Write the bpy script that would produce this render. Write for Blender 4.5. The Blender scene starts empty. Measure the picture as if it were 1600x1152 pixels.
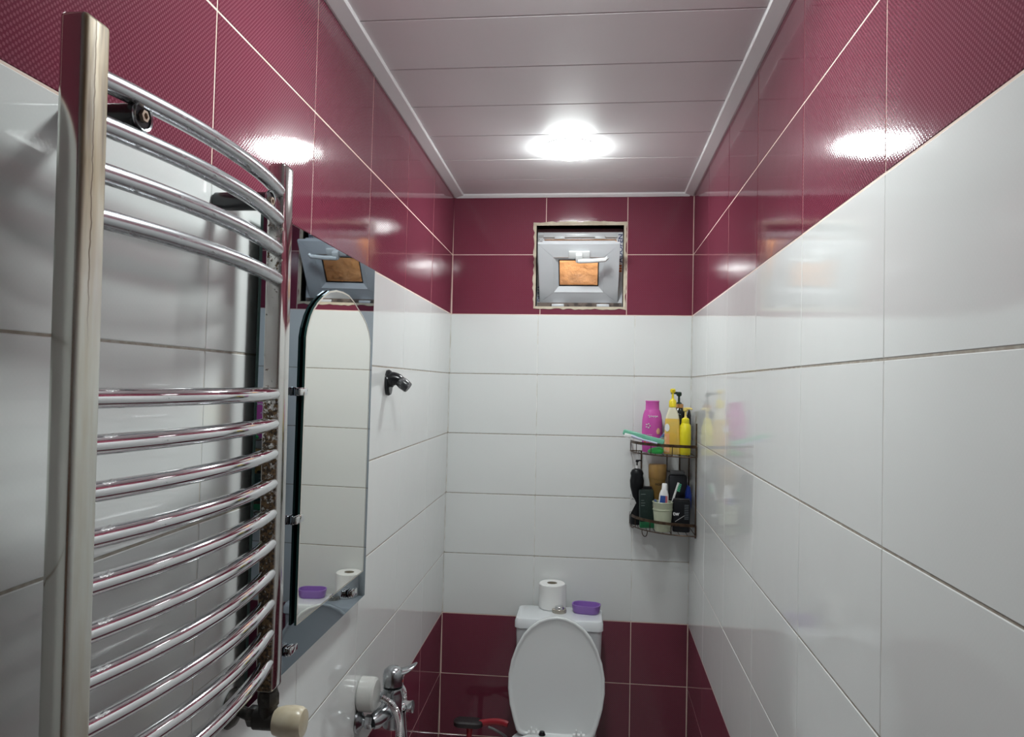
import bpy, bmesh, math, random
from mathutils import Vector, Matrix
PI = math.pi
rng = random.Random(7)
scene = bpy.context.scene
COL = scene.collection

# ------------------------------------------------------------------ camera, world, exposure
CAM = Vector((0.5799, -3.0284, 1.7081))
R_ = Vector((0.994599, 0.102287, 0.017628))
U_ = Vector((-0.015321, -0.023294, 0.999611))
F_ = Vector((-0.102658, 0.994482, 0.021601))
cam_data = bpy.data.cameras.new('camera')
cam = bpy.data.objects.new('camera', cam_data)
cam.matrix_world = Matrix(((R_.x, U_.x, -F_.x, CAM.x), (R_.y, U_.y, -F_.y, CAM.y),
                           (R_.z, U_.z, -F_.z, CAM.z), (0, 0, 0, 1)))
cam_data.sensor_fit = 'HORIZONTAL'; cam_data.sensor_width = 36.0
cam_data.lens = 36.0 * 1141.24 / 1600
cam_data.clip_start = 0.02
COL.objects.link(cam); scene.camera = cam

world = bpy.data.worlds.new('night'); scene.world = world; world.use_nodes = True
world.node_tree.nodes['Background'].inputs[0].default_value = (0.02, 0.025, 0.04, 1)
world.node_tree.nodes['Background'].inputs[1].default_value = 0.3

scene.view_settings.view_transform = 'Standard'
scene.view_settings.look = 'None'
scene.view_settings.exposure = 0.09
scene.view_settings.gamma = 1.0
scene.view_settings.use_curve_mapping = False

LAMP_POWER = 90.0            # emission of the opal diffusers of the ceiling lamps
LAMP_COLOR = (0.93, 1.0, 0.985, 1)
yard = bpy.data.lights.new('yard_lamp', 'POINT'); yard.energy = 9; yard.color = (1.0, 0.70, 0.40)
yard.shadow_soft_size = 0.03
yo = bpy.data.objects.new('yard_lamp', yard); yo.location = (0.53, 0.49, 2.57); COL.objects.link(yo)

# ------------------------------------------------------------------ materials
def lin(r, g, b):
    f = lambda c: (c/255/12.92) if c <= 10 else ((c/255+0.055)/1.055)**2.4
    return (f(r), f(g), f(b), 1)

def mat(name, color, rough=0.5, metal=0.0, ior=1.5, trans=0.0, emit=None, coat=0.0, noise=None, bump=None, sss=0.0):
    m = bpy.data.materials.new(name); m.use_nodes = True
    nt = m.node_tree; b = nt.nodes['Principled BSDF']
    c = color if len(color) == 4 else (*color, 1)
    b.inputs['Base Color'].default_value = c
    b.inputs['Roughness'].default_value = rough
    b.inputs['Metallic'].default_value = metal
    b.inputs['IOR'].default_value = ior
    b.inputs['Transmission Weight'].default_value = trans
    b.inputs['Coat Weight'].default_value = coat
    if emit:
        b.inputs['Emission Color'].default_value = emit[0]; b.inputs['Emission Strength'].default_value = emit[1]
    tc = nt.nodes.new('ShaderNodeTexCoord')
    if noise:        # (scale, colour2, lo, hi)
        n = nt.nodes.new('ShaderNodeTexNoise'); n.inputs['Scale'].default_value = noise[0]; n.inputs['Detail'].default_value = 4
        nt.links.new(tc.outputs['Object'], n.inputs['Vector'])
        r = nt.nodes.new('ShaderNodeMapRange'); r.inputs['From Min'].default_value = noise[2]; r.inputs['From Max'].default_value = noise[3]
        nt.links.new(n.outputs['Fac'], r.inputs['Value'])
        mx = nt.nodes.new('ShaderNodeMix'); mx.data_type = 'RGBA'
        mx.inputs['A'].default_value = c; mx.inputs['B'].default_value = (*noise[1][:3], 1)
        nt.links.new(r.outputs['Result'], mx.inputs['Factor']); nt.links.new(mx.outputs['Result'], b.inputs['Base Color'])
    if bump:         # (scale, strength, distance)
        n = nt.nodes.new('ShaderNodeTexNoise'); n.inputs['Scale'].default_value = bump[0]; n.inputs['Detail'].default_value = 3
        nt.links.new(tc.outputs['Object'], n.inputs['Vector'])
        bp = nt.nodes.new('ShaderNodeBump'); bp.inputs['Strength'].default_value = bump[1]; bp.inputs['Distance'].default_value = bump[2]
        nt.links.new(n.outputs['Fac'], bp.inputs['Height']); nt.links.new(bp.outputs['Normal'], b.inputs['Normal'])
    return m

class G:
    """small node-graph helper"""
    def __init__(s, m): s.nt = m.node_tree; s.b = s.nt.nodes['Principled BSDF']
    def n(s, t, **k):
        x = s.nt.nodes.new(t)
        for a, v in k.items(): setattr(x, a, v)
        return x
    def link(s, a, b): s.nt.links.new(a, b)
    def math(s, op, a, b=None, c=None):
        x = s.n('ShaderNodeMath', operation=op)
        for i, v in enumerate((a, b, c)):
            if v is None: continue
            if isinstance(v, (int, float)): x.inputs[i].default_value = v
            else: s.link(v, x.inputs[i])
        return x.outputs[0]
    def xyz(s):
        tc = s.n('ShaderNodeTexCoord'); sp = s.n('ShaderNodeSeparateXYZ'); s.link(tc.outputs['Object'], sp.inputs[0])
        s.co = tc.outputs['Object']; return sp.outputs
    def noise(s, scale, detail=3, vec=None, stretch=None, rough=0.5):
        x = s.n('ShaderNodeTexNoise'); x.inputs['Scale'].default_value = scale; x.inputs['Detail'].default_value = detail
        x.inputs['Roughness'].default_value = rough
        v = vec or s.co
        if stretch:
            mp = s.n('ShaderNodeMapping'); mp.inputs['Scale'].default_value = stretch; s.link(v, mp.inputs['Vector']); v = mp.outputs[0]
        s.link(v, x.inputs['Vector']); return x.outputs['Fac']
    def ramp(s, v, lo, hi, a=0.0, b=1.0):
        x = s.n('ShaderNodeMapRange'); x.clamp = True
        for k, q in (('From Min', lo), ('From Max', hi), ('To Min', a), ('To Max', b)): x.inputs[k].default_value = q
        s.link(v, x.inputs['Value']); return x.outputs[0]
    def mix(s, f, a, b):
        x = s.n('ShaderNodeMix'); x.data_type = 'RGBA'
        for k, q in (('Factor', f), ('A', a), ('B', b)):
            if isinstance(q, (int, float)): x.inputs[k].default_value = q
            elif isinstance(q, tuple): x.inputs[k].default_value = (*q[:3], 1)
            else: s.link(q, x.inputs[k])
        return x.outputs['Result']

def tile_mat(name, color, c2, rough, depth):
    m = mat(name, color, rough); g = G(m); X, Y, Z = g.xyz()
    a = g.math('COSINE', g.math('MULTIPLY', X, PI/0.0037)); c = g.math('COSINE', g.math('MULTIPLY', Z, PI/0.0037))
    h = g.math('MAXIMUM', g.math('MULTIPLY', a, c), -0.15)
    w = g.noise(9.0, 2)                                   # slow waviness of the glaze
    ht = g.math('ADD', g.math('MULTIPLY', h, depth), g.math('MULTIPLY', w, 0.0005))
    bp = g.n('ShaderNodeBump'); bp.inputs['Strength'].default_value = 1.0; bp.inputs['Distance'].default_value = 1.0
    g.link(ht, bp.inputs['Height']); g.link(bp.outputs['Normal'], g.b.inputs['Normal'])
    n = g.noise(3.0, 3)
    col = g.mix(g.ramp(n, 0.35, 0.7), color, c2)
    col2 = g.mix(g.ramp(h, -0.02, 0.45, 0.0, color[0] < 0.4 and 0.68 or 0.10), col, ((0.285, 0.085, 0.125) if color[0] < 0.4 else (0.80, 0.81, 0.81)))  # dots lightened: the sheen on their relief is put into the colour
    g.link(col2, g.b.inputs['Base Color'])
    return m

M = {}
M['red_tile'] = tile_mat('red_tile_glaze', (0.138, 0.021, 0.041), (0.150, 0.024, 0.046), 0.05, 0.000022)
M['white_tile'] = tile_mat('white_tile_glaze', (0.75, 0.765, 0.76), (0.73, 0.745, 0.74), 0.06, 0.000011)

def grout_mat():
    m = mat('grout', (0.6, 0.5, 0.42), 0.85); g = G(m); X, Y, Z = g.xyz()
    n = g.noise(14, 4); n2 = g.noise(60, 3)
    white = g.mix(g.ramp(n, 0.45, 0.62), (0.80, 0.80, 0.78), (0.60, 0.56, 0.48))      # tan and mouldy stretches
    zz = g.math('ABSOLUTE', g.math('SUBTRACT', g.math('FRACT', g.math('ADD', g.math('MULTIPLY', Z, 4.0), 0.5)), 0.5))
    horiz = g.ramp(zz, 0.012, 0.03, 1.0, 0.0)                                       # dirt settles in the level joints
    white = g.mix(g.math('MULTIPLY', horiz, g.ramp(n2, 0.2, 0.6, 0.6, 1.0)), white, (0.34, 0.30, 0.25))
    red = g.mix(g.ramp(n, 0.4, 0.7), (0.86, 0.70, 0.62), (0.74, 0.58, 0.48))
    band = g.math('ADD', g.ramp(Z, 1.994, 1.997), g.ramp(Z, 0.751, 0.754, 1.0, 0.0))
    g.link(g.mix(band, white, red), g.b.inputs['Base Color'])
    return m
M['grout'] = grout_mat()
M['pvc'] = mat('ceiling_pvc', (0.86, 0.845, 0.86), 0.5, noise=(2.2, (0.82, 0.80, 0.81), 0.35, 0.7))
M['pvc_gap'] = mat('ceiling_gap', (0.06, 0.05, 0.05), 0.8)
M['cornice'] = mat('cornice_pvc', (0.82, 0.81, 0.82), 0.35)
M['floor'] = mat('floor_tile', (0.76, 0.75, 0.73), 0.3, noise=(6, (0.70, 0.69, 0.67), 0.4, 0.6))
M['plaster'] = mat('plaster', (0.60, 0.53, 0.42), 0.9, noise=(25, (0.50, 0.43, 0.33), 0.4, 0.65), bump=(70, 0.5, 0.004))
M['upvc'] = mat('white_upvc', (0.66, 0.68, 0.71), 0.28)
M['upvc_dirty'] = mat('dusty_upvc', (0.46, 0.44, 0.43), 0.5, noise=(22, (0.25, 0.21, 0.19), 0.42, 0.62))
M['gasket'] = mat('black_gasket', (0.012, 0.012, 0.014), 0.6)
M['white_plastic'] = mat('white_plastic', (0.74, 0.75, 0.75), 0.25)
M['ceramic'] = mat('sanitary_ceramic', (0.74, 0.765, 0.79), 0.07, coat=0.3)
M['seat'] = mat('seat_plastic', (0.76, 0.785, 0.79), 0.22)
M['brick'] = mat('yard_render', (0.74, 0.53, 0.38), 0.9, noise=(9, (0.56, 0.36, 0.22), 0.42, 0.62), bump=(18, 0.7, 0.02))
M['door'] = mat('brown_door', (0.16, 0.07, 0.035), 0.35, noise=(5, (0.11, 0.045, 0.02), 0.4, 0.6))
M['chrome'] = mat('chrome', (0.78, 0.79, 0.80), 0.07, 1.0)
M['satin_chrome'] = mat('worn_chrome', (0.50, 0.52, 0.54), 0.22, 1.0, noise=(40, (0.32, 0.33, 0.35), 0.4, 0.65))
M['black_plastic'] = mat('black_plastic', (0.012, 0.013, 0.016), 0.22)
M['bronze'] = mat('bronze_wire', (0.10, 0.065, 0.04), 0.38, 0.75, noise=(50, (0.05, 0.03, 0.02), 0.4, 0.6))

def dirty_chrome(name, base, dirt, lo, hi, scale, stretch, rough=0.08):
    m = mat(name, base, rough, 1.0); g = G(m); g.xyz()
    n = g.noise(scale, 5, stretch=stretch, rough=0.65)
    sp = g.n('ShaderNodeSeparateXYZ'); g.link(g.co, sp.inputs[0])
    side = g.ramp(g.math('ABSOLUTE', g.math('ADD', sp.outputs[2], 0.0006)), 0.0052, 0.0085)      # limescale and dust on top and underneath
    n = g.math('ADD', n, g.math('MULTIPLY', side, 0.08))
    f = g.ramp(n, lo, hi)
    g.link(g.mix(f, base, dirt), g.b.inputs['Base Color'])
    g.link(g.ramp(n, lo, hi, 1.0, 0.25), g.b.inputs['Metallic'])
    g.link(g.ramp(n, lo-0.01, hi, rough, 0.45), g.b.inputs['Roughness'])
    return m
M['bar'] = dirty_chrome('bar_chrome', (0.74, 0.74, 0.76), (0.20, 0.19, 0.19), 0.67, 0.73, 60, (2.2, 0.5, 2.2), 0.05)
M['bar_dusty'] = dirty_chrome('dusty_bar_chrome', (0.50, 0.51, 0.53), (0.22, 0.22, 0.22), 0.64, 0.74, 55, (2.2, 0.6, 2.2), 0.27)
def post_mat(near):
    m = mat('post_chrome_near' if near else 'post_chrome_far', (0.7, 0.7, 0.7), 0.1, 1.0); g = G(m); X, Y, Z = g.xyz()
    base = (0.66, 0.66, 0.66)
    if near:
        film = g.noise(16, 4, stretch=(1.5, 1.5, 0.25))
        c = g.mix(g.ramp(film, 0.4, 0.7, 0.35, 0.8), (0.70, 0.71, 0.68), (0.58, 0.60, 0.54))
        side = g.ramp(X, 0.0095, 0.0125)                                         # the face towards the room
        drip = g.math('MULTIPLY', g.ramp(g.noise(26, 4, stretch=(1, 2.2, 0.22)), 0.40, 0.62), side)
        fade = g.ramp(g.math('ADD', Z, g.math('MULTIPLY', g.noise(40, 2, stretch=(1, 1.5, 0.05)), 0.1)), 0.62, 0.72)
        st = g.math('MULTIPLY', g.math('MULTIPLY', side, fade), g.ramp(g.noise(30, 3, stretch=(1, 2, 0.3)), 0.3, 0.55, 0.75, 1.0))
        c = g.mix(st, c, g.mix(g.ramp(g.noise(34, 4, stretch=(1, 2.5, 0.2)), 0.40, 0.6), (0.30, 0.22, 0.135), (0.10, 0.055, 0.025)))
        c = g.mix(g.math('MULTIPLY', drip, 0.35), c, (0.40, 0.30, 0.14))
        wob = g.math('MULTIPLY', g.math('SUBTRACT', g.noise(28, 3, stretch=(0, 0, 1)), 0.5), 0.010)
        crack = g.ramp(g.math('ABSOLUTE', g.math('ADD', g.math('ADD', Y, 0.004), wob)), 0.0004, 0.0013, 1.0, 0.0)
        crack = g.math('MULTIPLY', g.math('MULTIPLY', crack, side), g.ramp(Z, 0.50, 0.60))
        c = g.mix(crack, c, (0.10, 0.06, 0.03))
        dull = g.math('MAXIMUM', g.math('MAXIMUM', st, crack), g.math('MULTIPLY', side, g.ramp(film, 0.3, 0.6, 0.35, 0.62)))
        g.link(g.ramp(dull, 0, 1, 1.0, 0.2), g.b.inputs['Metallic'])
        r = g.math('ADD', g.ramp(film, 0.35, 0.75, 0.10, 0.26), g.math('MULTIPLY', dull, 0.3))
        r = g.math('ADD', r, g.math('MULTIPLY', side, 0.08))
        g.link(r, g.b.inputs['Roughness'])
        g.link(c, g.b.inputs['Base Color'])
    else:
        front = g.ramp(Y, -0.0155, -0.0180)                                       # the face the bars are let into
        low = g.ramp(Z, 0.42, 0.50, 1.0, 0.0); top = g.math('MULTIPLY', g.ramp(Z, 0.60, 0.66), g.ramp(Z, 0.70, 0.78, 1.0, 0.0))
        zone = g.math('ADD', g.math('MULTIPLY', low, 0.24), g.math('MULTIPLY', top, 0.14))
        deep = g.math('MULTIPLY', g.ramp(Z, 0.12, 0.40, 1.0, 0.0), 0.08)
        n = g.noise(150, 5, stretch=(1, 1, 0.9), rough=0.7)
        f = g.math('MULTIPLY', g.ramp(g.math('ADD', g.math('ADD', n, zone), deep), 0.66, 0.72), front)
        c = g.mix(f, (0.60, 0.59, 0.57), g.mix(g.ramp(g.noise(240, 2), 0.4, 0.6), (0.035, 0.022, 0.014), (0.17, 0.10, 0.045)))
        g.link(c, g.b.inputs['Base Color'])
        g.link(g.ramp(f, 0, 1, 1.0, 0.0), g.b.inputs['Metallic'])
        g.link(g.math('ADD', g.ramp(f, 0, 1, 0.10, 0.6), g.math('MULTIPLY', front, 0.16)), g.b.inputs['Roughness'])
    return m
M['post_near'] = post_mat(True); M['post_far'] = post_mat(False)
M['mirror'] = mat('silver_mirror', (0.90, 0.90, 0.85), 0.0, 1.0)
M['grey_mirror'] = mat('smoked_mirror', (0.175, 0.220, 0.265), 0.015, 1.0)
M['glass_edge'] = mat('mirror_edge', (0.02, 0.05, 0.045), 0.15)
M['backing'] = mat('mirror_backing', (0.05, 0.055, 0.06), 0.7)
M['glass'] = mat('window_glass', (0.95, 0.97, 0.96), 0.0, 0.0, 1.45, 1.0)
M['lens'] = mat('lamp_diffuser', (0.9, 0.9, 0.9), 0.5, emit=(LAMP_COLOR, LAMP_POWER))
M['lens_near'] = mat('near_lamp_diffuser', (0.9, 0.9, 0.9), 0.5, emit=(LAMP_COLOR, LAMP_POWER*1.25))  # same diffuser, emission raised to brighten the near half of the room

# ------------------------------------------------------------------ mesh helpers
def link(o, parent=None):
    COL.objects.link(o)
    if parent: o.parent = parent
    return o

def obj(name, bm, m, parent=None, loc=None, rot=None, smooth=True, angle=35):
    me = bpy.data.meshes.new(name)
    bmesh.ops.recalc_face_normals(bm, faces=bm.faces)
    if smooth:
        for f in bm.faces: f.smooth = True
        for e in bm.edges:
            if len(e.link_faces) == 2 and e.calc_face_angle(0) > math.radians(angle): e.smooth = False
    bm.to_mesh(me); bm.free()
    for mm in (m if isinstance(m, (list, tuple)) else [m]): me.materials.append(mm)
    o = bpy.data.objects.new(name, me); link(o, parent)
    if loc is not None: o.location = loc
    if rot is not None: o.rotation_euler = rot
    return o

def tag(o, label, cat, group=None):
    o['label'] = label; o['category'] = cat
    if group: o['group'] = group
    return o

def thing(name, label, cat, loc=(0, 0, 0), rot=(0, 0, 0), group=None):
    o = bpy.data.objects.new(name, None); COL.objects.link(o); o.empty_display_size = 0.05
    o.location = loc; o.rotation_euler = rot
    return tag(o, label, cat, group)

def struct(o): o['kind'] = 'structure'; return o

def box(bm, x0, x1, y0, y1, z0, z1, bev=0.0, seg=2):
    r = bmesh.ops.create_cube(bm, size=1.0)
    vs = r['verts']
    for v in vs:
        v.co = Vector(((x0+x1)/2 + v.co.x*(x1-x0), (y0+y1)/2 + v.co.y*(y1-y0), (z0+z1)/2 + v.co.z*(z1-z0)))
    if bev > 0:
        es = list({e for v in vs for e in v.link_edges})
        bmesh.ops.bevel(bm, geom=es, offset=bev, segments=seg, affect='EDGES', profile=0.5)
    return bm

def nbox(*a, **k): return box(bmesh.new(), *a, **k)

def frame_of(d):
    d = Vector(d).normalized()
    a = Vector((0, 0, 1)) if abs(d.z) < 0.9 else Vector((1, 0, 0))
    u = d.cross(a).normalized(); return u, d.cross(u).normalized()

def tube(bm, pts, r, n=12, caps=True, flat=None):
    """sweep a circle (or an ellipse r x flat) along pts; r may be a list"""
    pts = [Vector(p) for p in pts]; rings = []
    u = None
    for i, p in enumerate(pts):
        t = (pts[min(i+1, len(pts)-1)] - pts[max(i-1, 0)]).normalized()
        if u is None: u, w = frame_of(t)
        else:
            u = (u - t*u.dot(t)).normalized(); w = t.cross(u).normalized()
        rr = r[i] if isinstance(r, (list, tuple)) else r
        rf = rr if flat is None else flat
        rings.append([bm.verts.new(p + u*(rr*math.cos(2*PI*k/n)) + w*(rf*math.sin(2*PI*k/n))) for k in range(n)])
    for a, b in zip(rings, rings[1:]):
        for k in range(n): bm.faces.new((a[k], a[(k+1) % n], b[(k+1) % n], b[k]))
    if caps: bm.faces.new(rings[0][::-1]); bm.faces.new(rings[-1])
    return bm

def lathe(bm, prof, n=24, axis='z', at=(0, 0, 0), sx=1.0, sy=1.0):
    """revolve [(r, h)...]; closed with caps at the ends"""
    at = Vector(at); rings = []
    def P(r, h, a):
        c, s = r*math.cos(a)*sx, r*math.sin(a)*sy
        return at + (Vector((c, s, h)) if axis == 'z' else Vector((h, c, s)) if axis == 'x' else Vector((s, h, c)))
    for r, h in prof:
        rings.append([bm.verts.new(P(max(r, 1e-5), h, 2*PI*k/n)) for k in range(n)])
    for a, b in zip(rings, rings[1:]):
        for k in range(n): bm.faces.new((a[k], a[(k+1) % n], b[(k+1) % n], b[k]))
    bm.faces.new(rings[0][::-1]); bm.faces.new(rings[-1])
    return bm

def poly(bm, pts, d0, d1, plane='xz', bev=0.0):
    """extrude an outline; plane xz -> depth along y, yz -> depth along x, xy -> depth along z"""
    def P(a, b, d): return {'xz': Vector((a, d, b)), 'yz': Vector((d, a, b)), 'xy': Vector((a, b, d))}[plane]
    A = [bm.verts.new(P(a, b, d0)) for a, b in pts]; B = [bm.verts.new(P(a, b, d1)) for a, b in pts]
    fa = bm.faces.new(A); fb = bm.faces.new(B[::-1]); n = len(pts)
    for k in range(n): bm.faces.new((A[k], B[k], B[(k+1) % n], A[(k+1) % n]))
    if bev > 0:
        bmesh.ops.recalc_face_normals(bm, faces=bm.faces)
        bmesh.ops.bevel(bm, geom=list(set(fa.edges) | set(fb.edges)), offset=bev, segments=2, affect='EDGES')
    return bm

def smoothpath(pts, n=8):
    pts = [Vector(p) for p in pts]; out = []
    for i in range(len(pts)-1):
        p0, p1, p2, p3 = pts[max(i-1, 0)], pts[i], pts[i+1], pts[min(i+2, len(pts)-1)]
        for k in range(n):
            t = k/n
            out.append(0.5*((2*p1) + (p2-p0)*t + (2*p0-5*p1+4*p2-p3)*t*t + (3*p1-p0-3*p2+p3)*t**3))
    out.append(pts[-1]); return out

def text_mesh(body, size, name, m, parent, loc, rot, depth=0.0003, sx=1.0):
    cu = bpy.data.curves.new(name, 'FONT'); cu.body = body; cu.size = size; cu.extrude = depth
    cu.align_x = 'CENTER'; cu.align_y = 'CENTER'; cu.resolution_u = 3; cu.offset = size*0.022
    t = bpy.data.objects.new('lettering_source', cu); COL.objects.link(t)
    bpy.context.view_layer.update()
    me = bpy.data.meshes.new_from_object(t.evaluated_get(bpy.context.evaluated_depsgraph_get()))
    bpy.data.objects.remove(t)
    me.materials.clear(); me.materials.append(m); me.name = name
    o = bpy.data.objects.new(name, me); link(o, parent); o.location = loc; o.rotation_euler = rot; o.scale = (sx, 1, 1)
    return o

# ------------------------------------------------------------------ the room shell
LA, LB = 0.01184, 0.01039          # lean of the left wall (along the room, up the wall)
RA, RB, W = -0.01455, 0.00253, 1.0009
LEN = 3.8
def wall_frame(a, b, x0, side):
    """matrix: local x = along the wall (d, away from the back wall), local y = out of the wall (to the room), z = up"""
    u = Vector((a, -1, 0)).normalized(); v = Vector((b, 0, 1)); v = (v - u*v.dot(u)).normalized()
    n = v.cross(u) if side == 'L' else u.cross(v)
    n.normalize()
    if side == 'L' and n.x < 0: n = -n
    if side == 'R' and n.x > 0: n = -n
    o = Vector((x0 - 1.5*b, 0, 0))
    m = Matrix.Identity(4)
    for i, c in enumerate((u, n, v)):
        for k in range(3): m[k][i] = c[k]
    m.translation = o
    return m
# left wall: local x along +d is -y, so (x, y, z) is mirrored there; use a proper rotation: x = towards the back wall
def left_frame():
    m = wall_frame(LA, LB, 0.0, 'L')
    for k in range(3): m[k][0] = -m[k][0]
    return m
ML = left_frame()                 # local x = towards back wall (x = -d)
MR = wall_frame(RA, RB, W, 'R')   # local x = d
MB = Matrix(((1, 0, 0, 0), (0, -1, 0, 0), (0, 0, 1, 0), (0, 0, 0, 1)))
if ML.determinant() < 0 or MR.determinant() < 0: print('frame handedness', ML.determinant(), MR.determinant())

GAP = 0.0021
_tiles = {}
def tile_mesh(w, h, red):
    key = (round(w, 4), round(h, 4), red)
    if key not in _tiles:
        bm = bmesh.new(); b = 0.0011
        lay = [(0, -0.006), (0, -b*0.8), (b, 0)]
        rings = [[bm.verts.new((sx*(w/2 - i), y, sz*(h/2 - i))) for sx, sz in ((-1, -1), (1, -1), (1, 1), (-1, 1))] for i, y in lay]
        for p, q in zip(rings, rings[1:]):
            for k in range(4): bm.faces.new((p[k], p[(k+1) % 4], q[(k+1) % 4], q[k]))
        bm.faces.new(rings[-1])
        bmesh.ops.recalc_face_normals(bm, faces=bm.faces)
        for f in bm.faces:                       # open at the back: make the normals face the room
            pass
        me = bpy.data.meshes.new('tile'); bm.to_mesh(me); bm.free()
        me.materials.append(M['red_tile'] if red else M['white_tile'])
        _tiles[key] = me
    return _tiles[key]

def put_tile(parent, mtx, x0, x1, z0, z1, red):
    w, h = x1-x0-GAP-(0.0009 if red else -0.0002), z1-z0-GAP-(0.0009 if red else 0.0011)
    o = bpy.data.objects.new('tile', tile_mesh(w, h, red)); COL.objects.link(o); o.parent = parent
    j = Matrix.Rotation(rng.uniform(-1, 1)*0.0011, 4, 'X') @ Matrix.Rotation(rng.uniform(-1, 1)*0.0009, 4, 'Z')
    o.matrix_world = mtx @ Matrix.Translation(((x0+x1)/2, rng.uniform(-1, 1)*0.0002, (z0+z1)/2)) @ j
    return o

def rows(): return [(0.25*k, 0.25*(k+1), k < 3 or k >= 8) for k in range(10)]

# the shell boxes carry the grout colour; tiles stand 1.6 mm proud of them
wl = obj('wall_left', nbox(-LEN, 0, -0.10, -0.0009, 0, 2.56), M['grout'], smooth=False); wl.matrix_world = ML; struct(wl)
wr = obj('wall_right', nbox(0, LEN, -0.10, -0.0009, 0, 2.56), M['grout'], smooth=False)
wr.matrix_world = MR; struct(wr)
OX0, OX1, OZ0, OZ1 = 0.3605, 0.7215, 2.034, 2.372
bm = bmesh.new()
box(bm, -0.15, OX0, 0.0009, 0.20, 0, 2.56); box(bm, OX1, 1.15, 0.0009, 0.20, 0, 2.56)
box(bm, OX0, OX1, 0.0009, 0.20, 0, OZ0); box(bm, OX0, OX1, 0.0009, 0.20, OZ1, 2.56)
wb = struct(obj('wall_back', bm, M['grout'], smooth=False))
for z0, z1, red in rows():
    e = [0.0] + [0.018 + 0.4*k for k in range(1, 10)] + [LEN]
    for a, b in zip(e, e[1:]): put_tile(wl, ML, -b, -a, z0, z1, red)
    e = [0.0] + [0.010 + 0.4*k for k in range(1, 10)] + [LEN]
    for a, b in zip(e, e[1:]): put_tile(wr, MR, a, b, z0, z1, red)
# matrix for back-wall tiles: rotation only (local y towards the room = -y world)
MBR = Matrix(((-1, 0, 0, 0), (0, -1, 0, 0), (0, 0, 1, 0), (0, 0, 0, 1)))
xl = lambda z: LB*(z-1.5); xr = lambda z: W + RB*(z-1.5)
for z0, z1, red in rows():
    zc = (z0+z1)/2
    if z0 >= 2.0: continue
    e = [xl(zc)+0.001, 0.373, 0.7715, xr(zc)-0.001]
    for a, b in zip(e, e[1:]): put_tile(wb, MBR, -b, -a, z0, z1, red)
def poly_tile(pts):
    """a cut tile round the window opening, outline given in x, z"""
    bm = bmesh.new(); cx = sum(p[0] for p in pts)/len(pts); cz = sum(p[1] for p in pts)/len(pts)
    poly(bm, [(p[0]-cx, p[1]-cz) for p in pts], -0.0001, 0.006, 'xz')
    return obj('tile', bm, M['red_tile'], wb, (cx, 0, cz), smooth=False)
g2 = GAP/2 + 0.0004
px0, px1, pz0, pz1 = OX0-0.008, OX1+0.008, OZ0-0.008, OZ1+0.008
l0, r1 = xl(2.25)+0.002, xr(2.25)-0.002
poly_tile([(l0, 2.0+g2), (0.380-g2, 2.0+g2), (0.380-g2, pz0), (px0, pz0), (px0, 2.25-g2), (l0, 2.25-g2)])
poly_tile([(0.380+g2, 2.0+g2), (0.736-g2, 2.0+g2), (0.736-g2, 2.25-g2), (px1, 2.25-g2), (px1, pz0), (0.380+g2, pz0)])
poly_tile([(0.736+g2, 2.0+g2), (r1, 2.0+g2), (r1, 2.25-g2), (0.736+g2, 2.25-g2)])
poly_tile([(l0, 2.25+g2), (px0, 2.25+g2), (px0, pz1), (0.400-g2, pz1), (0.400-g2, 2.5), (l0, 2.5)])
poly_tile([(0.400+g2, pz1), (px1, pz1), (px1, 2.25+g2), (0.736-g2, 2.25+g2), (0.736-g2, 2.5), (0.400+g2, 2.5)])
poly_tile([(0.736+g2, 2.25+g2), (r1, 2.25+g2), (r1, 2.5), (0.736+g2, 2.5)])

struct(obj('floor', nbox(-0.15, 1.15, -LEN-0.1, 0.2, -0.06, 0.0), M['floor'], smooth=False))
wf = obj('wall_front', nbox(-0.15, 1.15, -LEN-0.12, -LEN, 0, 2.56), M['white_plastic'], smooth=False); struct(wf)
dr = struct(thing('door_1', 'brown wooden door behind the camera', 'door', (0.5, -LEN+0.001, 0)))
del dr['category']; del dr['label']
obj('door_leaf', nbox(-0.36, 0.36, 0.0, 0.035, 0.005, 2.02, 0.003), M['door'], dr)
bm = bmesh.new(); box(bm, -0.42, -0.365, 0, 0.05, 0, 2.08); box(bm, 0.365, 0.42, 0, 0.05, 0, 2.08); box(bm, -0.365, 0.365, 0, 0.05, 2.025, 2.08)
obj('door_frame', bm, M['door'], dr, smooth=False)
bm = bmesh.new(); tube(bm, [(0.29, 0.034, 1.0), (0.29, 0.09, 1.0), (0.18, 0.09, 1.0)], 0.009)
obj('door_handle', bm, M['chrome'], dr)

CZ = 2.503
ce = struct(obj('ceiling', nbox(-0.15, 1.15, -LEN, 0.2, CZ+0.008, CZ+0.06), M['pvc_gap'], smooth=False))
def panel_mesh(w):
    bm = bmesh.new()       # tongue-and-groove board: face with chamfered long edges
    prof = [(-w/2, 0.008), (-w/2, 0.001), (-w/2+0.001, 0.0), (w/2-0.0056, 0.0), (w/2-0.0050, 0.001), (w/2-0.0050, 0.008)]
    poly(bm, prof, -0.05, 1.05, 'yz')
    bmesh.ops.recalc_face_normals(bm, faces=bm.faces)
    me = bpy.data.meshes.new('panel'); bm.to_mesh(me); bm.free(); me.materials.append(M['pvc']); return me
pm = panel_mesh(0.25)
yj = 0.026
for k in range(16):
    if yj - 0.25*k < -LEN: break
    o = bpy.data.objects.new('panel', pm); link(o, ce); o.location = (0, yj - 0.25*k - 0.125, CZ + rng.uniform(0, 1)*0.0006)
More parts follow.
